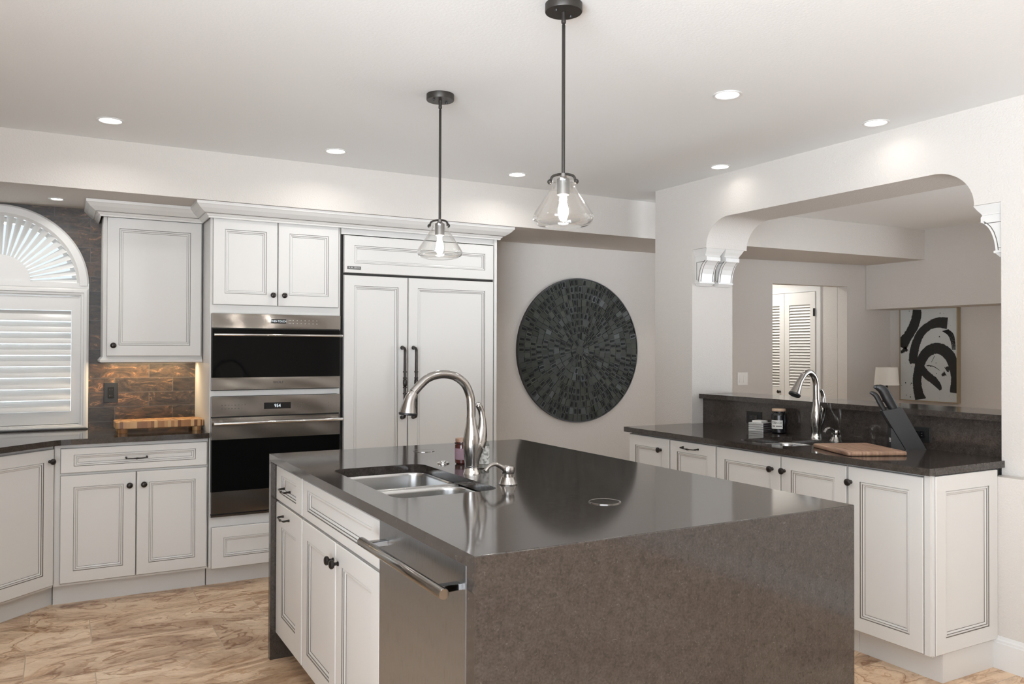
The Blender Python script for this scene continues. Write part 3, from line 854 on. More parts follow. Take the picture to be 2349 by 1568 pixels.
DX = 0.852     # door plane of the island cabinets
ZD = 0.868
def isl(name, label, y1, loc_z=0):
    return thing(name, label, 'cabinet', (DX, y1, 0), -PI / 2)
t = isl('pullout_cabinet', 'narrow white island cabinet with a small drawer over a pull-out door', 3.688)
carcass(t, 0.0, 0.445, 1.19, 0.116, 0.880)
toe(t, 0.0, 0.445, 0.13, 0.16)
cab_drawer(t, 0.004, 0.443, 0.714, ZD, (0.205, 0.782, 0.10), None, 0.095, 0.036)
cab_door(t, 0.004, 0.443, 0.120, 0.706, None, 0.098, (0.19, 0.660, 0.10))
t = isl('sink_cabinet', 'white island cabinet with a blank drawer front over two doors, under the sink', 3.240)
def shell(parent, w, d, z0, z1):
    """Open-topped carcass, so the sink bowls hang inside it."""
    b = MB()
    b.box(0, 0.018, 0.021, d, z0, z1); b.box(w - 0.018, w, 0.021, d, z0, z1)
    b.box(0.018, w - 0.018, d - 0.012, d, z0, z1); b.box(0.018, w - 0.018, 0.021, d - 0.012, z0, z0 + 0.018)
    b.box(0.018, w - 0.018, 0.021, 0.040, 0.690, 0.730); b.box(0.018, w - 0.018, 0.021, 0.040, 0.850, z1)
    return b.build('carcass', PAINT, parent)
shell(t, 0.897, 1.19, 0.116, 0.880)
toe(t, 0.0, 0.897, 0.13, 0.16)
cab_drawer(t, 0.004, 0.893, 0.714, ZD, None, None, 0.070, 0.036)
cab_door(t, 0.004, 0.447, 0.120, 0.706, (0.422, 0.640), 0.070)
cab_door(t, 0.450, 0.893, 0.120, 0.706, (0.480, 0.640), 0.070)
b = MB(); b.box(2.050, 2.072, IY0 + 0.045, IY1 - 0.035, 0.0, 0.880)
tag(b.build('island_end_panel', PAINT), 'white back panel that closes the far long side of the island', 'panel')

t = thing('dishwasher', 'stainless dishwasher with a thick bar handle in the island', 'dishwasher', (DX - 0.004, 2.341, 0), -PI / 2)
W_ = 0.600
b = MB(); b.box(0.004, W_, 0.024, 0.60, 0.10, 0.876); b.build('tub', GAP, t)
b = MB(); b.bbox(0.002, W_, 0.0, 0.024, 0.118, 0.874, 0.003); b.build('door', STEELV, t)
b = MB(); b.box(0.0, W_, 0.10, 0.13, 0.0, 0.10); b.build('toe_kick', GAP, t)
b = MB()
b.tube([(0.020, -0.062, 0.815), (0.022, -0.062, 0.815), (0.610, -0.062, 0.815), (0.612, -0.062, 0.815)], [0.0125, 0.0135, 0.0135, 0.0125], 24)
h = b.build('handle', STEEL, t, True)
for x in (0.065, 0.565):
    b = MB(); b.bbox(x - 0.014, x + 0.014, -0.054, 0.001, 0.807, 0.823, 0.002); b.build('bracket', STEEL, h)

def bowl(parent, x0, x1, y0, y1, zt, depth, r=0.05, name='bowl', rim=0.016):
    """Pressed steel bowl: flat rim, rounded lip, straight walls, coved floor."""
    b = MB(); n = 7
    spec = [(rim, 0, r + rim), (0.0, 0, r), (-0.002, -0.003, r), (-0.004, -0.012, r - 0.002), (-0.010, -depth * 0.82, r - 0.006)]
    for k in range(1, 6):
        a = R(90 * k / 5); spec.append((-0.010 - 0.035 * (1 - math.cos(a)), -depth * 0.82 - depth * 0.18 * math.sin(a), max(r - 0.006 - 0.02 * (1 - math.cos(a)), 0.01)))
    rings = []
    for d, dz, rr in spec: rings.append([(x, y, zt + dz) for x, y in rrect(x0 - d, x1 + d, y0 - d, y1 + d, rr, n)])
    b.loops(rings, 0, cap1=True)
    o = b.build(name, SINKM, parent, True, 50)
    b = MB(); cx, cy = (x0 + x1) / 2, (y0 + y1) / 2
    b.lathe([(0.045, 0), (0.043, 0.003), (0.036, 0.002), (0.034, -0.004), (0, -0.004)], (cx, cy, zt - depth + 0.001), (0, 0, 1), 24)
    b.build('drain', CHROME, o, True)
    return o
t = thing('double_sink', 'stainless two-bowl sink set under the island top', 'sink', (0, 0, 0), 0)
bowl(t, 0.936, 1.303, 2.772, 3.105, IZ - TH - 0.001, 0.22, 0.055)
bowl(t, 0.936, 1.300, 2.420, 2.742, IZ - TH - 0.004, 0.19, 0.075)
b = MB(); b.prism_dir([(0.928, 2.757 + 0.0165 * math.cos(R(a)), IZ - TH - 0.014 + 0.0165 * math.sin(R(a))) for a in range(0, 181, 12)], (0.382, 0, 0)); b.build('divider', SINKM, t, True)

def crv(pts, n=8):
    """Catmull-Rom through the points."""
    P = [Vector(p) for p in pts]; P = [P[0] * 2 - P[1]] + P + [P[-1] * 2 - P[-2]]
    out = []
    for i in range(1, len(P) - 2):
        for k in range(n):
            s = k / n; a, b_, c, d = P[i - 1:i + 3]
            out.append(0.5 * ((2 * b_) + (c - a) * s + (2 * a - 5 * b_ + 4 * c - d) * s * s + (3 * b_ - a - 3 * c + d) * s ** 3))
    return out + [P[-2]]
def lerp_list(vals, n):
    out = []
    for a, b_ in zip(vals, vals[1:]): out += [a + (b_ - a) * k / n for k in range(n)]
    return out + [vals[-1]]

def faucet(loc, label, spout, spout_r, head, lever, rz=0.0, wide=1.0):
    """Gooseneck pull-down faucet; local -x is the spout side."""
    t = thing('faucet', label, 'faucet', loc, rz)
    b = MB()
    b.lathe([(0.033, 0), (0.033, 0.003), (0.0285, 0.012), (0.0265, 0.026), (0.0270, 0.030), (0.0275, 0.032)], (0, 0, 0), (0, 0, 1), 32, cap=True)
    b.build('base_ring', CHROME, t, True)
    b = MB()
    prof = [(0, 0.031, 0.0265), (-0.001, 0.060, 0.0285), (-0.001, 0.100, 0.0320), (0, 0.130, 0.0330), (0, 0.150, 0.0300), (-0.001, 0.175, 0.0235), (-0.002, 0.200, 0.0190), (-0.003, 0.215, 0.0178)]
    rings = []
    for x, z, r_ in prof:
        rings.append([(x + r_ * math.cos(2 * PI * k / 32), r_ * math.sin(2 * PI * k / 32), z) for k in range(32)])
    b.loops(rings, 0, cap0=True, cap1=True)
    br_ = crv([(0.0, 0, 0.030), (0.004, 0, 0.062), tuple(Vector(lever[0][0]) * 0.6 + Vector((0.004, 0, 0.038))), lever[0][0]], 6)
    b.tube(br_, lerp_list([0.0255, 0.0285, 0.0305, lever[0][1] + 0.0005], 6), 28)
    b.build('body', NICKEL, t, True, 60)
    sp = crv(spout, 8); rr = lerp_list(spout_r, 8)
    b = MB(); b.tube(sp, rr, 24); b.build('spout', NICKEL, t, True, 60)
    b = MB(); hd = crv([h_[0] for h_ in head], 6); b.tube(hd, lerp_list([h_[1] for h_ in head], 6), 28)
    # the bell is gently fluted
    hobj = b.build('spray_head', NICKEL, t, True, 60)
    b = MB(); e0, e1 = Vector(head[-1][0]), Vector(head[-2][0]); ax = (e0 - e1).normalized(); rl = head[-1][1]
    b.lathe([(rl * 1.03, -0.004), (rl * 1.05, 0.0), (rl * 0.98, 0.005), (0, 0.005)], e0, ax, 28); b.build('spray_face', BLACKP, hobj, True)
    b = MB(); c = Vector(head[1][0]) * 0.45 + Vector(head[2][0]) * 0.55
    side = ax.cross(Vector((0, 1, 0))).normalized()
    if side.x < 0: side = -side
    for q in (-0.008, 0.016):
        p0 = c + ax * q + side * (head[2][1] * 0.72)
        b.lathe([(0.007, 0), (0.006, 0.007), (0, 0.008)], p0, side, 12)
    b.build('spray_button', BLACKP, hobj, True)
    b = MB(); lv = crv([l_[0] for l_ in lever], 6); b.tube(lv, lerp_list([l_[1] for l_ in lever], 6), 20); b.build('lever', NICKEL, t, True, 60)
    return t
SP = [(-0.003, 0, 0.212), (-0.004, 0, 0.262), (-0.010, 0, 0.300), (-0.032, 0, 0.342), (-0.075, 0, 0.371), (-0.128, 0, 0.378), (-0.178, 0, 0.366), (-0.212, 0, 0.340), (-0.238, 0, 0.313)]
SR = [0.0168, 0.0166, 0.0165, 0.0163, 0.0160, 0.0158, 0.0158, 0.0160, 0.0165]
HD = [((-0.2375, 0, 0.3135), 0.0168), ((-0.249, 0, 0.293), 0.0205), ((-0.256, 0, 0.268), 0.0245), ((-0.259, 0, 0.246), 0.0290), ((-0.260, 0, 0.236), 0.0315)]
LV = [((0.024, 0.000, 0.106), 0.0305), ((0.034, 0, 0.128), 0.0275), ((0.040, 0.000, 0.152), 0.0230), ((0.044, 0.000, 0.180), 0.0170), ((0.044, 0, 0.210), 0.0125), ((0.038, 0, 0.240), 0.0115), ((0.027, 0, 0.258), 0.0125), ((0.018, 0, 0.262), 0.0095)]
faucet((1.369, 2.764, IZ), 'tall brushed nickel gooseneck faucet standing beside the island sink', SP, SR, HD, LV)

def dispenser(loc, label, s=1.0, rz=0.0):
    t = thing('soap_dispenser', label, 'soap dispenser', loc, rz)
    b = MB(); b.lathe([(0.033, 0), (0.0335, 0.003), (0.026, 0.018), (0.0235, 0.026), (0.0155, 0.026), (0.0150, 0.036), (0.021, 0.037), (0.0235, 0.045), (0.0235, 0.058), (0.021, 0.063), (0.012, 0.0655), (0, 0.066)], n=28)
    b.build('body', NICKEL, t, True)
    b = MB(); pts = crv([(-0.008, 0, 0.050), (-0.030, 0, 0.064), (-0.052, 0, 0.073), (-0.074, 0, 0.068), (-0.090, 0, 0.052)], 6)
    b.tube(pts, lerp_list([0.014, 0.0105, 0.0085, 0.0085, 0.0095], 6), 16, flat=(0.8, 1.0, (0, 0, 1)))
    b.build('spout', NICKEL, t, True)
    return t
dispenser((1.375, 2.490, IZ), 'short nickel soap dispenser beside the tall island faucet')
t = thing('air_switch', 'small round steel push button in the island top', 'button', (1.388, 3.068, IZ))
b = MB(); b.lathe([(0.026, 0), (0.026, 0.003), (0.022, 0.006), (0, 0.006)], n=28); b.build('collar', CHROME, t, True)
b = MB(); b.lathe([(0.013, 0.005), (0.013, 0.009), (0.010, 0.011), (0, 0.011)], n=20); b.build('button', CHROME, t, True)
for i, (x, y, lab) in enumerate(((1.478, 3.485, 'round pop-up outlet cap near the far end of the island top'), (1.477, 2.056, 'round pop-up outlet cap near the waterfall end of the island top'))):
    t = thing('popup_outlet', lab, 'outlet', (x, y, IZ), 0, 'pop-up outlets in the island top')
    b = MB(); b.lathe([(0.0505, 0), (0.0505, 0.0022), (0.0475, 0.0026), (0.0462, 0.0012), (0.0462, 0.0)], n=40, cap=False); b.build('ring', NICKEL, t, True)
    b = MB(); b.lathe([(0.0460, 0.0), (0.0460, 0.0019), (0, 0.0019)], n=40); b.build('cap', QUARTZ, t, True)

t = thing('candle_jar', 'dark red glass jar with a wooden lid and mauve label, behind the island faucet', 'jar', (1.452, 3.022, IZ), 0)
b = MB(); b.lathe([(0, 0.001), (0.024, 0.001), (0.029, 0.006), (0.029, 0.078), (0.0285, 0.082), (0.0265, 0.086), (0.0265, 0.093)], n=32, cap=False); b.build('glass', AMBER, t, True)
b = MB(); b.lathe([(0.0295, 0.020), (0.0297, 0.020), (0.0297, 0.066), (0.0295, 0.066)], n=32, cap=False); b.build('label_wrap', LABELP, t, True)
b = MB(); b.lathe([(0.0275, 0.092), (0.0275, 0.104), (0.026, 0.106), (0, 0.106)], n=32); b.build('lid', WALNUT, t, True)
b = MB(); b.lathe([(0.0300, 0.084), (0.0312, 0.086), (0.0300, 0.088)], n=28, cap=False)
b.tube([(-0.031, -0.004, 0.086), (-0.0335, -0.006, 0.0875)], 0.002, 8); b.build('wire_clip', BRONZE, t, True)
t = thing('soap_bottle', 'clear soap bottle with a pale patterned label, half hidden behind the island faucet', 'bottle', (1.476, 2.882, IZ), 0)
b = MB(); b.lathe([(0, 0.001), (0.022, 0.001), (0.0265, 0.006), (0.0265, 0.092), (0.022, 0.104), (0.012, 0.112), (0.012, 0.122)], n=28, cap=False); b.build('bottle', CLEARB, t, True)
b = MB(); b.lathe([(0.0268, 0.018), (0.0270, 0.018), (0.0270, 0.090), (0.0268, 0.090)], n=28, cap=False); b.build('label_wrap', SPECK, t, True)
b = MB(); b.lathe([(0.0135, 0.119), (0.0135, 0.128), (0.005, 0.129), (0.005, 0.131), (0, 0.131)], n=20); b.build('cap', BLACKP, t, True)
b = MB(); b.lathe([(0, 0.003), (0.0245, 0.003), (0.0245, 0.016), (0, 0.016)], n=24); b.build('liquid', mat('pale_soap', (0.45, 0.43, 0.40), 0.2), t, True)

# ------------------------------------------------------------------ bar: cabinets, worktop, splash, raised ledge
BX, BZ = 3.122, 0.900
BD = 3.140
def bar(name, label, y1):
    return thing(name, label, 'cabinet', (BD, y1, 0), -PI / 2)
def bar_box(t, w, d=0.455):
    b = MB()
    b.box(0, 0.018, 0.021, d, 0.116, 0.868); b.box(w - 0.018, w, 0.021, d, 0.116, 0.868)
    b.box(0.018, w - 0.018, d - 0.012, d, 0.116, 0.868); b.box(0.018, w - 0.018, 0.021, d - 0.012, 0.116, 0.134)
    b.box(0.018, w - 0.018, 0.021, 0.040, 0.835, 0.868)
    b.build('carcass', PAINT, t)
    toe(t, 0, w, 0.085, 0.11)
t = bar('bar_cabinet', 'white bar cabinet with one door, farthest from the wooden cutting board', 4.112)
bar_box(t, 0.389); cab_door(t, 0.004, 0.386, 0.125, 0.860, (0.312, 0.790))
t = bar('bar_cabinet', 'white bar cabinet with a pull handle in place of a knob', 3.721)
bar_box(t, 0.384); cab_door(t, 0.003, 0.381, 0.125, 0.860, None, 0.063, (0.182, 0.826, 0.125))
t = bar('bar_cabinet', 'wide white bar cabinet with two doors, under the small sink', 3.335)
bar_box(t, 0.844)
cab_door(t, 0.003, 0.4535, 0.125, 0.860, (0.402, 0.789)); cab_door(t, 0.4565, 0.841, 0.125, 0.860, (0.480, 0.789))
t = bar('bar_cabinet', 'white bar cabinet with one tall door, at the panelled end of the bar', 2.489)
bar_box(t, 0.396)
cab_door(t, 0.003, 0.372, 0.125, 0.860, (0.020, 0.790))
# chamfered corner post and end panel belong to this end cabinet
b = MB((BD, 2.489, 0)); b.box(BD + 0.004, BD + 0.03, 2.089, 2.114, 0.125, 0.868)
p = b.build('post', PAINT, None)
def to_local(o, root):
    """Built in world axes: turn into the root's frame."""
    rz = root.rotation_euler.z
    o.data.transform(Matrix.Rotation(-rz, 4, 'Z')); o.parent = root
to_local(p, t)
b = MB((BD, 2.489, 0)); panel(b, 3.160, 3.600, 0.125, 0.866, 0.066, None, 2.074, 0.018)
p = b.build('end_panel', [PAINT, GLAZE], None); to_local(p, t)
b = MB((BD, 2.489, 0)); b.box(3.226, 3.598, 2.088, 2.12, 0.0, 0.124); p = b.build('end_base', PAINT, None); to_local(p, t)

bh = rrect(3.212, 3.592, 2.895, 3.258, 0.060, 7)
b = MB(); slab_hole(b, BX, 3.6565, 2.076, 4.140, bh, 0.870, BZ)
b.box(3.6564, 3.750, 2.092, 4.105, 0.870, BZ)
es = [e for e in b.bm.edges if len(e.link_faces) == 2 and e.calc_face_angle(0) > 0.5 and all(abs(v.co.z - BZ) < 1e-4 for v in e.verts) and not all(abs(v.co.x - 3.6565) < 2e-3 for v in e.verts)]
bmesh.ops.bevel(b.bm, geom=es, offset=0.0025, segments=2, profile=0.5, affect='EDGES')
tag(b.build('bar_worktop', QUARTZ), 'dark stone worktop of the bar, carrying the knife block and cutting board', 'worktop')
b = MB(); b.box(3.750, 3.763, 2.092, 4.105, 0.900, 1.0655)
tag(b.build('backsplash', QUARTZ), 'dark stone upstand behind the bar worktop, holding two black outlets', 'backsplash')
b = MB(); b.prism([(3.715, 2.092), (4.075, 2.092), (4.075, 4.105), (3.715, 4.105)], 1.0665, 1.096); bevel_top(b, 1.096, 0.0025)
tag(b.build('bar_ledge', QUARTZ), 'raised stone bar ledge capping the low wall under the arch', 'ledge')
b = MB(); b.box(3.596, 3.607, 2.076, 2.090, 0.837, 0.8695)
tag(b.build('support_bracket', BLACKP), 'small black bracket hanging under the end of the bar worktop', 'bracket')
t = thing('bar_sink', 'small steel sink bowl set into the bar worktop', 'sink', (0, 0, 0))
bowl(t, 3.220, 3.586, 2.902, 3.252, 0.869, 0.17, 0.060)
LV2 = [((0.028, 0.002, 0.104), 0.0285), ((0.042, 0.003, 0.130), 0.0235), ((0.054, 0.004, 0.160), 0.0160), ((0.060, 0.004, 0.200), 0.0115), ((0.058, 0.004, 0.232), 0.0105), ((0.048, 0.004, 0.256), 0.0105), ((0.037, 0.004, 0.268), 0.0085)]
SP2 = [(-0.003, 0, 0.212), (-0.004, 0, 0.262), (-0.006, 0, 0.305), (-0.022, 0, 0.343), (-0.058, 0, 0.366), (-0.098, 0, 0.352), (-0.128, 0, 0.320)]
SR2 = [0.0168, 0.0166, 0.0165, 0.0163, 0.0160, 0.0160, 0.0165]
HD2 = [((-0.1275, 0, 0.3205), 0.0168), ((-0.143, 0, 0.298), 0.0205), ((-0.157, 0, 0.274), 0.0245), ((-0.168, 0, 0.254), 0.0290), ((-0.173, 0, 0.245), 0.0315)]
faucet((3.672, 3.111, BZ), 'short-armed nickel faucet standing on the bar worktop behind the small sink', SP2, SR2, HD2, LV2)
dispenser((3.618, 2.938, BZ), 'short nickel soap dispenser beside the bar faucet')

def outlet(label, loc, rz, w, h, group, duplex='h'):
    t = thing('outlet', label, 'outlet', loc, rz, group)
    b = MB(); b.bbox(-w / 2, w / 2, -0.006, 0, -h / 2, h / 2, 0.002); b.build('plate', BLACKP, t)
    b = MB(); fw_, fh = (0.067, 0.034) if duplex == 'h' else (0.034, 0.067)
    b.bbox(-fw_ / 2, fw_ / 2, -0.0085, -0.005, -fh / 2, fh / 2, 0.0015)
    for s in (-1, 1):
        for q, l in ((-0.006, 0.008), (0.006, 0.0065)):
            if duplex == 'h': b.box(s * 0.018 - l / 2, s * 0.018 + l / 2, -0.0088, -0.006, q - 0.001, q + 0.001, 1)
            else: b.box(q - 0.001, q + 0.001, -0.0088, -0.006, s * 0.018 - l / 2, s * 0.018 + l / 2, 1)
    b.build('receptacle', [JARB, GREYINK], t)
    return t
outlet('black outlet on the bar upstand behind the stack of coasters', (3.750, 3.648, 0.970), -PI / 2, 0.122, 0.074, 'outlets on the bar upstand')
outlet('black outlet on the bar upstand behind the knife block', (3.750, 2.548, 0.970), -PI / 2, 0.122, 0.074, 'outlets on the bar upstand')
outlet('black outlet with a vertical plate on the slate tile wall', (0.278, YB - 0.009, 1.115), 0, 0.078, 0.122, None, 'v')

# ------------------------------------------------------------------ things on the bar
def oriented(name, label, cat, loc, rz, group=None): return thing(name, label, cat, loc, rz, group)
t = thing('cutting_board', 'flat walnut cutting board with a juice groove, lying on the bar', 'cutting board', (3.367, 2.606, BZ), R(66))
b = MB()
L_, Wd = 0.180, 0.145
# top with routed groove
def rr(d, z, r=0.016): return [(x, y, z) for x, y in rrect(-L_ + d, L_ - d, -Wd + d, Wd - d, r, 4)]
b.loops([rr(0.006, 0.0), rr(0.001, 0.003), rr(0.0, 0.007), rr(0.0, 0.013), rr(0.002, 0.018), rr(0.006, 0.020), rr(0.017, 0.020), rr(0.0195, 0.017), rr(0.0235, 0.017), rr(0.026, 0.020)], 0, cap0=True, cap1=True)
b.build('board', WALNUT, t, True, 40)

t = thing('spice_jar', 'black glass jar with a wooden lid and printed white label on the bar', 'jar', (3.690, 3.398, BZ))
b = MB(); b.lathe([(0, 0.001), (0.038, 0.001), (0.043, 0.006), (0.0435, 0.012), (0.0435, 0.104), (0.041, 0.114), (0.036, 0.120), (0.036, 0.130)], n=40, cap=False); b.build('glass', JARB, t, True)
b = MB(); b.lathe([(0.0375, 0.129), (0.0385, 0.131), (0.0385, 0.141), (0.037, 0.1435), (0, 0.144)], n=36); b.build('lid', LIDW, t, True)
b = MB(); a0 = R(206)
ring0 = []
arcs = [a0 + R(x) for x in range(-46, 47, 4)]
b.loops([[(0.0442 * math.cos(a), 0.0442 * math.sin(a), z) for a in arcs] for z in (0.028, 0.078)], 0, close=False)
lb = b.build('paper_label', LABELW, t, True)
dl = Vector((math.cos(a0), math.sin(a0), 0))
lettering('lettering', 'TOBACCO', 0.0185, INK, lb, (dl.x * 0.0444, dl.y * 0.0444, 0.063), (PI / 2, 0, a0 + PI / 2), 0.64, 0.0444)
b = MB()
random.seed(5)
q = -34
while q < 34:
    wq = random.uniform(2.5, 5.5); 
    if not (-14 < q < -8):
        aa = [a0 + R(q), a0 + R(q + wq)]
        b.loops([[(0.0445 * math.cos(a), 0.0445 * math.sin(a), z) for a in aa] for z in (0.0405, 0.0465)], 0, close=False)
    q += wq + 1.2
b.build('printed_line', INK, lb)

def coaster(label, z, first=None):
    if first: return dup(first, (3.694, 3.545, BZ + z), None, label)
    t = thing('coaster', label, 'coaster', (3.694, 3.545, BZ + z), R(12), 'coasters stacked on the bar')
    b = MB(); b.bbox(-0.050, 0.050, -0.050, 0.050, 0.0, 0.0115, 0.0015); b.build('slab', SILVER, t)
    b = MB(); b.box(-0.0485, 0.0485, -0.0506, -0.030, 0.0012, 0.0100); b.build('dark_edge', PLUM, t)
    return t
c0 = coaster('square coaster lying on the bar, lowest of the four stacked', 0.0)
coaster('square coaster second from the bottom of the stack beside the black jar', 0.0133, c0)
coaster('square coaster third from the bottom of the stack beside the black jar', 0.0266, c0)
coaster('square coaster on top of its stack, under the little white box', 0.0399, c0)
b = MB((3.69, 3.545, BZ + 0.0516)); b.bbox(3.658, 3.722, 3.512, 3.578, BZ + 0.0516, BZ + 0.0636, 0.002)
o = b.build('small_box', STONEW); o.location = (3.69, 3.545, BZ + 0.0516); o.rotation_euler.z = R(8)
tag(o, 'little white box resting on the stack of coasters', 'box')

# knife block: slanted block on a wedge foot; local x runs along its side, y its width
t = thing('knife_block', 'slanted charcoal knife block on the bar, in front of a black outlet', 'knife block', (3.581, 2.583, BZ), R(-37.6))
KW = 0.060
b = MB(); b.prism_dir([(0.068, 0.0, 0.0), (0.164, 0.0, 0.0), (0.052, 0.0, 0.206), (-0.040, 0.0, 0.187)], (0, KW, 0)); b.build('block', BLOCK, t)
b = MB(); b.prism_dir([(0.0, 0.001, 0.0), (0.065, 0.001, 0.0), (0.006, 0.001, 0.100), (0.0, 0.001, 0.106)], (0, KW - 0.002, 0)); f_ = b.build('foot', BLOCK, t)
b = MB(); b.box(-0.0008, 0.001, 0.006, 0.030, 0.036, 0.055); lg = b.build('maker_mark', PALEINK, f_)
b = MB(); b.box(-0.0012, 0.0, 0.010, 0.028, 0.040, 0.044); b.box(-0.0012, 0.0, 0.015, 0.024, 0.048, 0.051); b.build('mark_print', INK, lg)
def knife(label, s, y, length, wid, thick, bend):
    k = thing('kitchen_knife', label, 'knife', (3.581, 2.583, BZ), R(-37.6), 'knives in the block')
    d = Vector((-0.115, 0, 0.206)).normalized(); n = Vector((d.z, 0, -d.x))       # out of the block; across, towards its upper side
    base = Vector((-0.040, y, 0.187)).lerp(Vector((0.052, y, 0.206)), s)
    b = MB()
    pts = [base - d * 0.004, base + d * 0.012, base + d * length * 0.4, base + d * length * 0.75 + n * 0.001, base + d * length * 0.93 - n * bend * 0.45, base + d * length - n * bend]
    rs = [wid * 0.44, wid * 0.47, wid * 0.52, wid * 0.50, wid * 0.40, wid * 0.17]
    b.tube(crv(pts, 6), lerp_list(rs, 6), 16, flat=(1.0, thick / wid, tuple(n)))
    b.build('handle', BLACKP, k, True, 60)
    b = MB(); b.prism_dir([tuple(base + d * 0.004 + n * wid * 0.40), tuple(base + d * 0.004 - n * wid * 0.40), tuple(base - d * 0.11 - n * wid * 0.2), tuple(base - d * 0.11 + n * wid * 0.30)], (0, 0.002, 0)); b.build('blade', CHROME, k)
    return k
knife('slim black knife handle standing lowest in the charcoal block', 0.16, 0.022, 0.108, 0.025, 0.017, 0.018)
knife('thick black knife handle standing tallest in the charcoal block', 0.66, 0.017, 0.132, 0.042, 0.022, 0.022)
knife('black knife handle hidden behind the thickest one in the block', 0.62, 0.044, 0.134, 0.036, 0.020, 0.024)

# ------------------------------------------------------------------ chopping block on the perimeter worktop
t = thing('chopping_block', 'end-grain wooden chopping block on stubby feet below the wall cabinet', 'cutting board', (0.520, 5.225, 0.900), R(1))
b = MB()
def rr2(d, z): return [(x, y, z) for x, y in rrect(-0.238 + d, 0.238 - d, -0.098 + d, 0.098 - d, 0.022, 5)]
b.loops([rr2(0.003, 0.024), rr2(0, 0.027), rr2(0, 0.062), rr2(0.004, 0.066)], 0, cap0=True, cap1=True); b.build('board', ENDG, t, True, 40)
for sx in (-1, 1):
    for sy in (-1, 1):
        b = MB(); b.lathe([(0.024, 0), (0.025, 0.003), (0.025, 0.024)], (sx * 0.200, sy * 0.066, 0.0), n=24); b.build('foot', ENDG, t, True)

t = thing('under_cabinet_light', 'slim warm light strip fixed under the wall cabinet', 'lamp', (0.485, 5.44, 1.302))
b = MB(); b.box(-0.24, 0.24, -0.012, 0.012, 0.004, 0.0125); b.build('housing', WHITE, t)
b = MB(); b.box(-0.235, 0.235, -0.009, 0.009, 0.001, 0.0045); b.build('diffuser', LEDW, t)
l = bpy.data.lights.new('under_cabinet_lamp', 'AREA'); l.shape = 'RECTANGLE'; l.size = 0.46; l.size_y = 0.018; l.energy = 2.6; l.color = (1.0, 0.76, 0.45)
o = bpy.data.objects.new('lamp', l); o.location = (0, 0, -0.001); o.parent = t; COL.objects.link(o)

# ------------------------------------------------------------------ corbels under the arch
def make_corbel(label, loc, rz):
    """Local: back on the jamb at y=0, projecting to -y, x across."""
    t = thing('corbel', label, 'corbel', loc, rz, 'carved corbels under the arch')
    w = 0.066; h = 0.235
    side = [(0, 0.0), (0, -h)]
    front = [(-0.034, -h), (-0.036, -h + 0.016), (-0.040, -h + 0.020), (-0.043, -h + 0.045), (-0.049, -h + 0.075), (-0.059, -h + 0.105), (-0.073, -h + 0.130), (-0.090, -h + 0.148), (-0.105, -h + 0.158)]
    b = MB()
    poly = [(0, -h + 0.02)] + front[2:] + [(-0.108, -0.079), (-0.108, -0.055), (-0.100, -0.046), (0, -0.046)]
    b.prism_dir([(-w + 0.006, y, z) for y, z in poly], (2 * w - 0.012, 0, 0)); b.build('bracket', PAINT, t)
    b = MB()                                                     # dark-lined beads that edge the curved face and the sides
    for s in (-1, 1):
        fr = [Vector((s * (w - 0.016), y - 0.0010, z + 0.001)) for y, z in front[2:]]
        b.tube(crv(fr, 3), 0.0022, 6, 1)
        sd = [Vector((s * (w - 0.0055), y + 0.012, z + 0.002)) for y, z in front[2:]] + [Vector((s * (w - 0.0055), -0.090, -0.084)), Vector((s * (w - 0.0055), -0.012, -0.084)), Vector((s * (w - 0.0055), -0.012, -h + 0.034)), Vector((s * (w - 0.0055), front[2][0] + 0.012, -h + 0.034))]
        b.tube(sd, 0.0020, 6, 1)
    b.build('bead', [PAINT, GLAZE], t, True)
    b = MB(); b.loops([[(x * w, y, z) for x, y in ((-1 + e, 0), (-1 + e, -d), (1 - e, -d), (1 - e, 0))] for z, d, e in ((-h - 0.006, 0.026, 0.18), (-h + 0.010, 0.040, 0.05), (-h + 0.012, 0.046, 0.0), (-h + 0.022, 0.046, 0.0))], 0, cap0=True, cap1=True); b.build('foot_molding', PAINT, t)
    b = MB(); b.loops([[(x * w, y, z) for x, y in ((-1 - e, 0), (-1 - e, -d), (1 + e, -d), (1 + e, 0))] for z, d, e in ((-0.0465, 0.098, 0.0), (-0.042, 0.100, 0.0), (-0.020, 0.118, 0.12), (-0.0005, 0.130, 0.24))], 0, cap0=True, cap1=True); b.build('cap_molding', PAINT, t)
    return t
cor = make_corbel('white corbel of the far pair, on the side of the jamb nearest the kitchen', (3.745, 4.107, 2.050), 0)
dup(cor, (3.912, 4.107, 2.050), None, 'white corbel of the far pair, on the side of the jamb away from the kitchen')
dup(cor, (3.745, 2.090, 2.050), PI, 'white corbel peeking past the near edge of the arch')
dup(cor, (3.912, 2.090, 2.050), PI, 'white corbel behind the near edge of the arch, away from the kitchen')

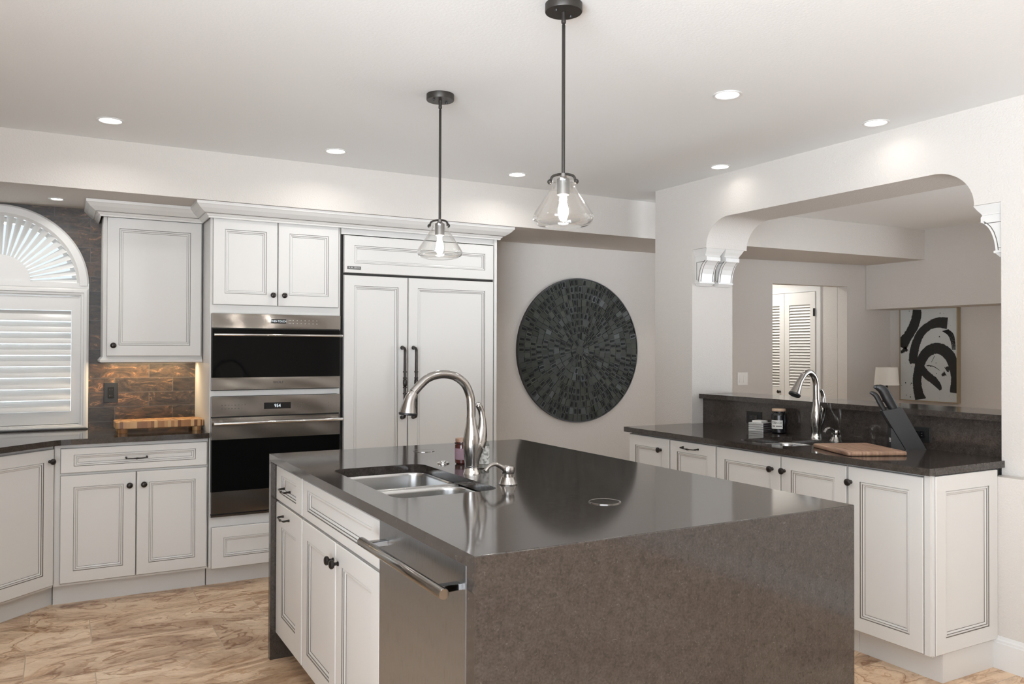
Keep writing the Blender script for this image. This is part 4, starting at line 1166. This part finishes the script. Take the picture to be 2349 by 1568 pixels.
# ------------------------------------------------------------------ wall art
t = thing('wall_art', 'large round dark mosaic of wooden chips on the wall beyond the refrigerator', 'wall art', (3.712, YB, 1.381))
b = MB(); b.lathe([(0.583, 0.002), (0.587, 0.002), (0.587, 0.030), (0.580, 0.030), (0.580, 0.020), (0, 0.020)], (0, 0, 0), (0, -1, 0), 96); b.build('backing', mat('dark_rim', (0.012, 0.011, 0.010), 0.4), t, True)
random.seed(11)
b = MB()
nr = 10; r_in = 0.035; dr = (0.579 - r_in) / nr
for k in range(nr):
    ra, rb = r_in + k * dr, r_in + (k + 1) * dr
    n = max(8, int(2 * PI * (ra + rb) / 2 / 0.041)); ph = random.random()
    for i in range(n):
        a0, a1 = 2 * PI * (i + ph) / n, 2 * PI * (i + 1 + ph) / n
        dep = 0.023 + random.random() * 0.007; tx, tz = random.uniform(-0.0025, 0.0025), random.uniform(-0.0025, 0.0025); ga = (a1 - a0) * 0.035
        cs = [(ra + 0.0008, a0 + ga, -1, -1), (rb - 0.0008, a0 + ga, 1, -1), (rb - 0.0008, a1 - ga, 1, 1), (ra + 0.0008, a1 - ga, -1, 1)]
        top = [(r_ * math.cos(a), -(dep + p_ * tx + q_ * tz), r_ * math.sin(a)) for r_, a, p_, q_ in cs]
        bot = [(x, -0.019, z) for x, y, z in top]
        tv = [b.v(p) for p in top]; bv = [b.v(p) for p in bot]
        b.f(tv)
        for j in range(4): b.f([tv[j], tv[(j + 1) % 4], bv[(j + 1) % 4], bv[j]])
        if random.random() < 0.62 and rb - ra > 0.01:
            am, rm = (a0 + a1) / 2, (ra + rb) / 2
            hr, ha = dr * 0.34, 0.0085
            u = Vector((math.cos(am), 0, math.sin(am))); w = Vector((-math.sin(am), 0, math.cos(am)))
            c = u * rm + Vector((0, -(dep + 0.0035), 0))
            q4 = [c + u * hr * sx + w * ha * sy for sx, sy in ((-1, -1), (1, -1), (1, 1), (-1, 1))]
            b.prism_dir([tuple(p) for p in q4], (0, 0.005, 0), 1)
b.lathe([(0.034, 0.018), (0.034, 0.026), (0, 0.027)], (0, 0, 0), (0, -1, 0), 16)
b.build('chips', [ARTW, ARTD], t)

t = thing('painting', 'framed black-and-white abstract painting in the room beyond the arch', 'painting', (7.240, 4.834, 0.900), -PI / 2)
PW, PH = 0.297, 0.895
b = MB()
for x0, x1, z0, z1 in ((-PW, -PW + 0.009, 0, PH), (PW - 0.009, PW, 0, PH), (-PW + 0.009, PW - 0.009, 0, 0.009), (-PW + 0.009, PW - 0.009, PH - 0.009, PH)):
    b.box(x0, x1, 0.0, 0.050, z0, z1)
b.build('frame', GOLD, t)
b = MB(); b.box(-PW + 0.009, PW - 0.009, 0.006, 0.050, 0.009, PH - 0.009); b.build('canvas', CANVAS, t)
def uv(cx, cy):  # crop pixel of the face -> local
    return (-PW + 0.01 + (cx - 1463) / (1936 - 1463) * (2 * PW - 0.02), PH - 0.01 - (cy - 332) / (1190 - 332) * (PH - 0.02))
random.seed(3)
def stroke(b, pts, ws, y=0.0050, rough=0.06, n=14):
    P = crv([Vector((*uv(*p), 0)) for p in pts], n); Wl = lerp_list(ws, n)
    s_ = (2 * PW) / 476 / 2
    L, Rr = [], []
    for i, p in enumerate(P):
        tn = (P[min(i + 1, len(P) - 1)] - P[max(i - 1, 0)]).normalized(); nn = Vector((-tn.y, tn.x, 0))
        wl = Wl[i] * s_
        for lst, sg in ((L, 1), (Rr, -1)):
            q = p + nn * sg * wl * (1 + random.uniform(-rough, rough))
            lst.append((min(max(q.x, -PW + 0.010), PW - 0.010), y, min(max(q.y, 0.010), PH - 0.010)))
    lv = [b.v(p) for p in L]; rv = [b.v(p) for p in Rr]
    for i in range(len(P) - 1): b.f([lv[i], lv[i + 1], rv[i + 1], rv[i]])
b = MB()
stroke(b, [(1608, 334), (1604, 400), (1578, 490), (1530, 580), (1480, 660), (1470, 700)], [72, 78, 80, 78, 100, 90])
stroke(b, [(1862, 470), (1790, 462), (1710, 490), (1640, 560), (1598, 660), (1578, 760), (1572, 845)], [88, 78, 62, 66, 72, 74, 60], 0.0046)
stroke(b, [(1912, 1105), (1922, 960), (1905, 830), (1850, 735), (1770, 700), (1690, 740), (1640, 830), (1618, 920), (1608, 1010), (1618, 1110), (1640, 1188)], [60, 62, 84, 84, 84, 80, 78, 72, 72, 76, 90], 0.0042)
stroke(b, [(1640, 880), (1690, 950), (1750, 1000), (1790, 1050), (1806, 1085)], [62, 64, 60, 44, 20], 0.0050)
stroke(b, [(1545, 800), (1556, 850)], [26, 10], 0.0050, 0.3); stroke(b, [(1520, 700), (1480, 730), (1468, 748)], [40, 26, 10], 0.0050, 0.4)
stroke(b, [(1690, 862), (1745, 868), (1800, 905)], [7, 6, 3], 0.0050); stroke(b, [(1757, 770), (1730, 830)], [4, 3], 0.0050)
stroke(b, [(1850, 900), (1890, 870)], [40, 30], 0.0050, 0.3); stroke(b, [(1845, 930), (1815, 950)], [36, 18], 0.0050, 0.4)
for k in range(9):                                               # dry-brush bristle lines
    o_ = k * 11
    stroke(b, [(1822 + o_ * 0.5, 540 - o_ * 0.15), (1868 + o_ * 0.45, 580 - o_ * 0.1), (1890 + o_ * 0.36, 640), (1900 + o_ * 0.3, 715)], [6, 5, 4, 2], 0.0049, 0.4)
for k in range(6):
    stroke(b, [(1858, 424 + k * 7), (1790, 416 + k * 8), (1720, 436 + k * 8)], [3, 4, 2], 0.0049, 0.4)
for k in range(46):
    cx, cy = random.uniform(1470, 1930), random.uniform(340, 1185); rad = random.choice((2, 2.5, 3, 4, 6))
    x, z = uv(cx, cy); r_ = rad * 2 * PW / 476 * 0.8
    vs = [b.v((x + r_ * math.cos(2 * PI * i / 8), 0.0047, z + r_ * 1.25 * math.sin(2 * PI * i / 8))) for i in range(8)]
    b.f(vs)
b.build('brush_strokes', mat('black_paint', (0.010, 0.010, 0.010), 0.5), t)

# table lamp on a console in the far room (only the shade clears the bar)
t = thing('console_table', 'dark wooden console table under the abstract painting', 'table', (6.72, 4.80, 0), 0)
b = MB(); b.bbox(-0.20, 0.22, -0.62, 0.30, 0.72, 0.75, 0.003); b.build('table_top', WALNUT, t)
for sx in (-0.18, 0.20):
    for sy in (-0.60, 0.28): b = MB(); b.box(sx - 0.02, sx + 0.02, sy - 0.02, sy + 0.02, 0, 0.72); b.build('leg', WALNUT, t)
t = thing('table_lamp', 'table lamp with a pale drum shade beside the abstract painting', 'lamp', (6.70, 4.878, 0.75))
b = MB(); b.lathe([(0.07, 0), (0.07, 0.012), (0.02, 0.02), (0.03, 0.07), (0.045, 0.14), (0.03, 0.22), (0.010, 0.26), (0.008, 0.40)], n=28); b.build('base', BRONZE, t, True)
b = MB(); b.lathe([(0.108, 0.318), (0.094, 0.482)], n=40, cap=False); b.lathe([(0.106, 0.318), (0.092, 0.482)], n=40, cap=False); b.build('lamp_shade', SHADE, t, True)

t = thing('light_switch', 'white double rocker switch plate on the wall seen through the arch', 'switch', (5.475, fy(5.475) - 0.0005, 1.125), math.atan(-0.1138))
b = MB(); b.bbox(-0.058, 0.058, -0.006, 0, -0.058, 0.058, 0.002); b.build('plate', PLATEW, t)
for x in (-0.023, 0.023):
    b = MB(); b.prism_dir([(x - 0.0165, -0.006, -0.034), (x - 0.0165, -0.011, -0.034), (x - 0.0165, -0.0065, 0.034), (x - 0.0165, -0.006, 0.034)], (0.033, 0, 0)); b.build('rocker', PLATEW, t)

# ------------------------------------------------------------------ lights
def downlight(x, y, z, power, label, r=0.062, first=None):
    t = thing('downlight', label, 'lamp', (x, y, z), 0, 'recessed ceiling downlights')
    b = MB(); b.lathe([(r, -0.0002), (r + 0.001, -0.003), (r - 0.004, -0.0055), (r - 0.011, -0.004), (r - 0.013, -0.0005)], n=40, cap=False); b.build('trim_ring', WHITE, t, True)
    b = MB(); b.lathe([(r - 0.012, -0.0012), (0, -0.0012)], n=40, cap=False); b.build('lens', LENS, t)
    l = bpy.data.lights.new('downlight_lamp', 'AREA'); l.shape = 'DISK'; l.size = 2 * r - 0.03; l.energy = power; l.color = (1.0, 0.975, 0.935); l.spread = R(150)
    o = bpy.data.objects.new('lamp', l); o.location = (0, 0, -0.007); o.parent = t; COL.objects.link(o)
    return t
LBL = ['recessed downlight near the soffit, above the arched window side', 'recessed downlight near the soffit, above the ovens and refrigerator',
       'recessed downlight near the soffit, close to the round wall art', 'recessed downlight in mid ceiling between the near pendant and the arch wall',
       'recessed downlight hard by the arch wall, at its far end', 'recessed downlight hard by the arch wall, above the knife block']
for (x, y), lab in zip(DOWNLIGHTS, LBL): downlight(x, y, CEIL, DL_POWER * (0.16 if x > 3 else 1), lab)
for x, y in DOWNLIGHTS_ADDED: downlight(x, y, CEIL, DL_POWER, 'unseen recessed downlight added behind the viewer for even light')
downlight(-0.018, 5.225, SOF, 1.2, 'small recessed downlight in the soffit over the arched window', 0.042)
downlight(-0.58, 5.225, SOF, 1.2, 'small recessed soffit downlight on the far side of the arched window', 0.042)
downlight(6.15, 6.35, CEIL, 14.0, 'recessed downlight in the closet corridor')
downlight(5.4, 1.6, CEIL, 2.0, 'unseen downlight added to light the room beyond the bar')  # no fixture in view; added to brighten the far room
downlight(4.42, 4.52, CEIL, 2.5, 'unseen downlight added in the passage past the end of the arch wall')  # hidden behind the wall end; added to brighten the alcove wall

def pendant(x, y, label):
    t = thing('pendant_lamp', label, 'lamp', (x, y, CEIL), 0, 'pendant lamps over the island')
    b = MB(); b.lathe([(0.0, -0.0005), (0.060, -0.0005), (0.0605, -0.024), (0.059, -0.027), (0, -0.027)], n=48); c = b.build('canopy', PENDB, t, True)
    for s in (-1, 1):
        b = MB(); b.lathe([(0.005, -0.026), (0.005, -0.031), (0.003, -0.034), (0, -0.034)], (s * 0.034, s * 0.010, 0), n=12); b.build('screw', BLACKP, c, True)
    b = MB(); b.lathe([(0.0072, -0.027), (0.0072, -0.050), (0.0078, -0.056), (0.0072, -0.062), (0.0045, -0.064), (0.0045, -0.067), (0.0056, -0.069), (0.0056, -0.552)], n=18); b.build('rod', PENDB, t, True)
    b = MB(); b.lathe([(0.010, -0.548), (0.011, -0.560), (0.0205, -0.566), (0.0205, -0.616), (0.018, -0.618), (0, -0.618)], n=28); s_ = b.build('socket', mat('aged_socket', (0.20, 0.19, 0.18), 0.4, 0.6) if 'aged_socket' not in bpy.data.materials else bpy.data.materials['aged_socket'], t, True)
    b = MB()
    for k in range(3):
        a = R(55 + 120 * k); u = Vector((math.cos(a), math.sin(a), 0))
        b.tube(crv([u * 0.004 + Vector((0, 0, -0.550)), u * 0.020 + Vector((0, 0, -0.553)), u * 0.040 + Vector((0, 0, -0.562)), u * 0.0455 + Vector((0, 0, -0.580))], 5), 0.0042, 10)
        b.lathe([(0.003, 0), (0.0085, 0.003), (0.0085, 0.008), (0.005, 0.012), (0, 0.012)], u * 0.043 + Vector((0, 0, -0.579)), u, 14)
    b.build('shade_holder', PENDB, t, True)
    out = [(0.0425, -0.562), (0.0405, -0.564), (0.0380, -0.569), (0.0370, -0.578), (0.0375, -0.587), (0.0420, -0.597), (0.0935, -0.676), (0.0985, -0.688), (0.0990, -0.697), (0.0940, -0.707), (0.0800, -0.715), (0.0600, -0.720)]
    b = MB(); b.lathe(out, n=64, cap=False); b.lathe([(r_ - 0.0022, h_) for r_, h_ in out], n=64, cap=False); b.lathe([(0.0425, -0.562), (0.0403, -0.562)], n=64, cap=False)
    b.build('lamp_shade', GLASS, t, True, 60)
    b = MB(); b.lathe([(0.012, -0.618), (0.013, -0.626), (0.019, -0.642), (0.023, -0.662), (0.023, -0.680), (0.017, -0.698), (0.008, -0.706), (0, -0.707)], n=32); b.build('bulb_glass', GLASS, t, True, 60)
    b = MB(); b.lathe([(0.004, -0.624), (0.010, -0.638), (0.0165, -0.660), (0.0170, -0.676), (0.012, -0.692), (0, -0.697)], n=24); b.build('bulb', FILA, t, True)
    return t
pendant(1.415, 2.200, 'clear glass pendant lamp hanging nearer, with the longest rod in view')
pendant(1.450, 3.250, 'clear glass pendant lamp hanging farther off, in front of the refrigerator')
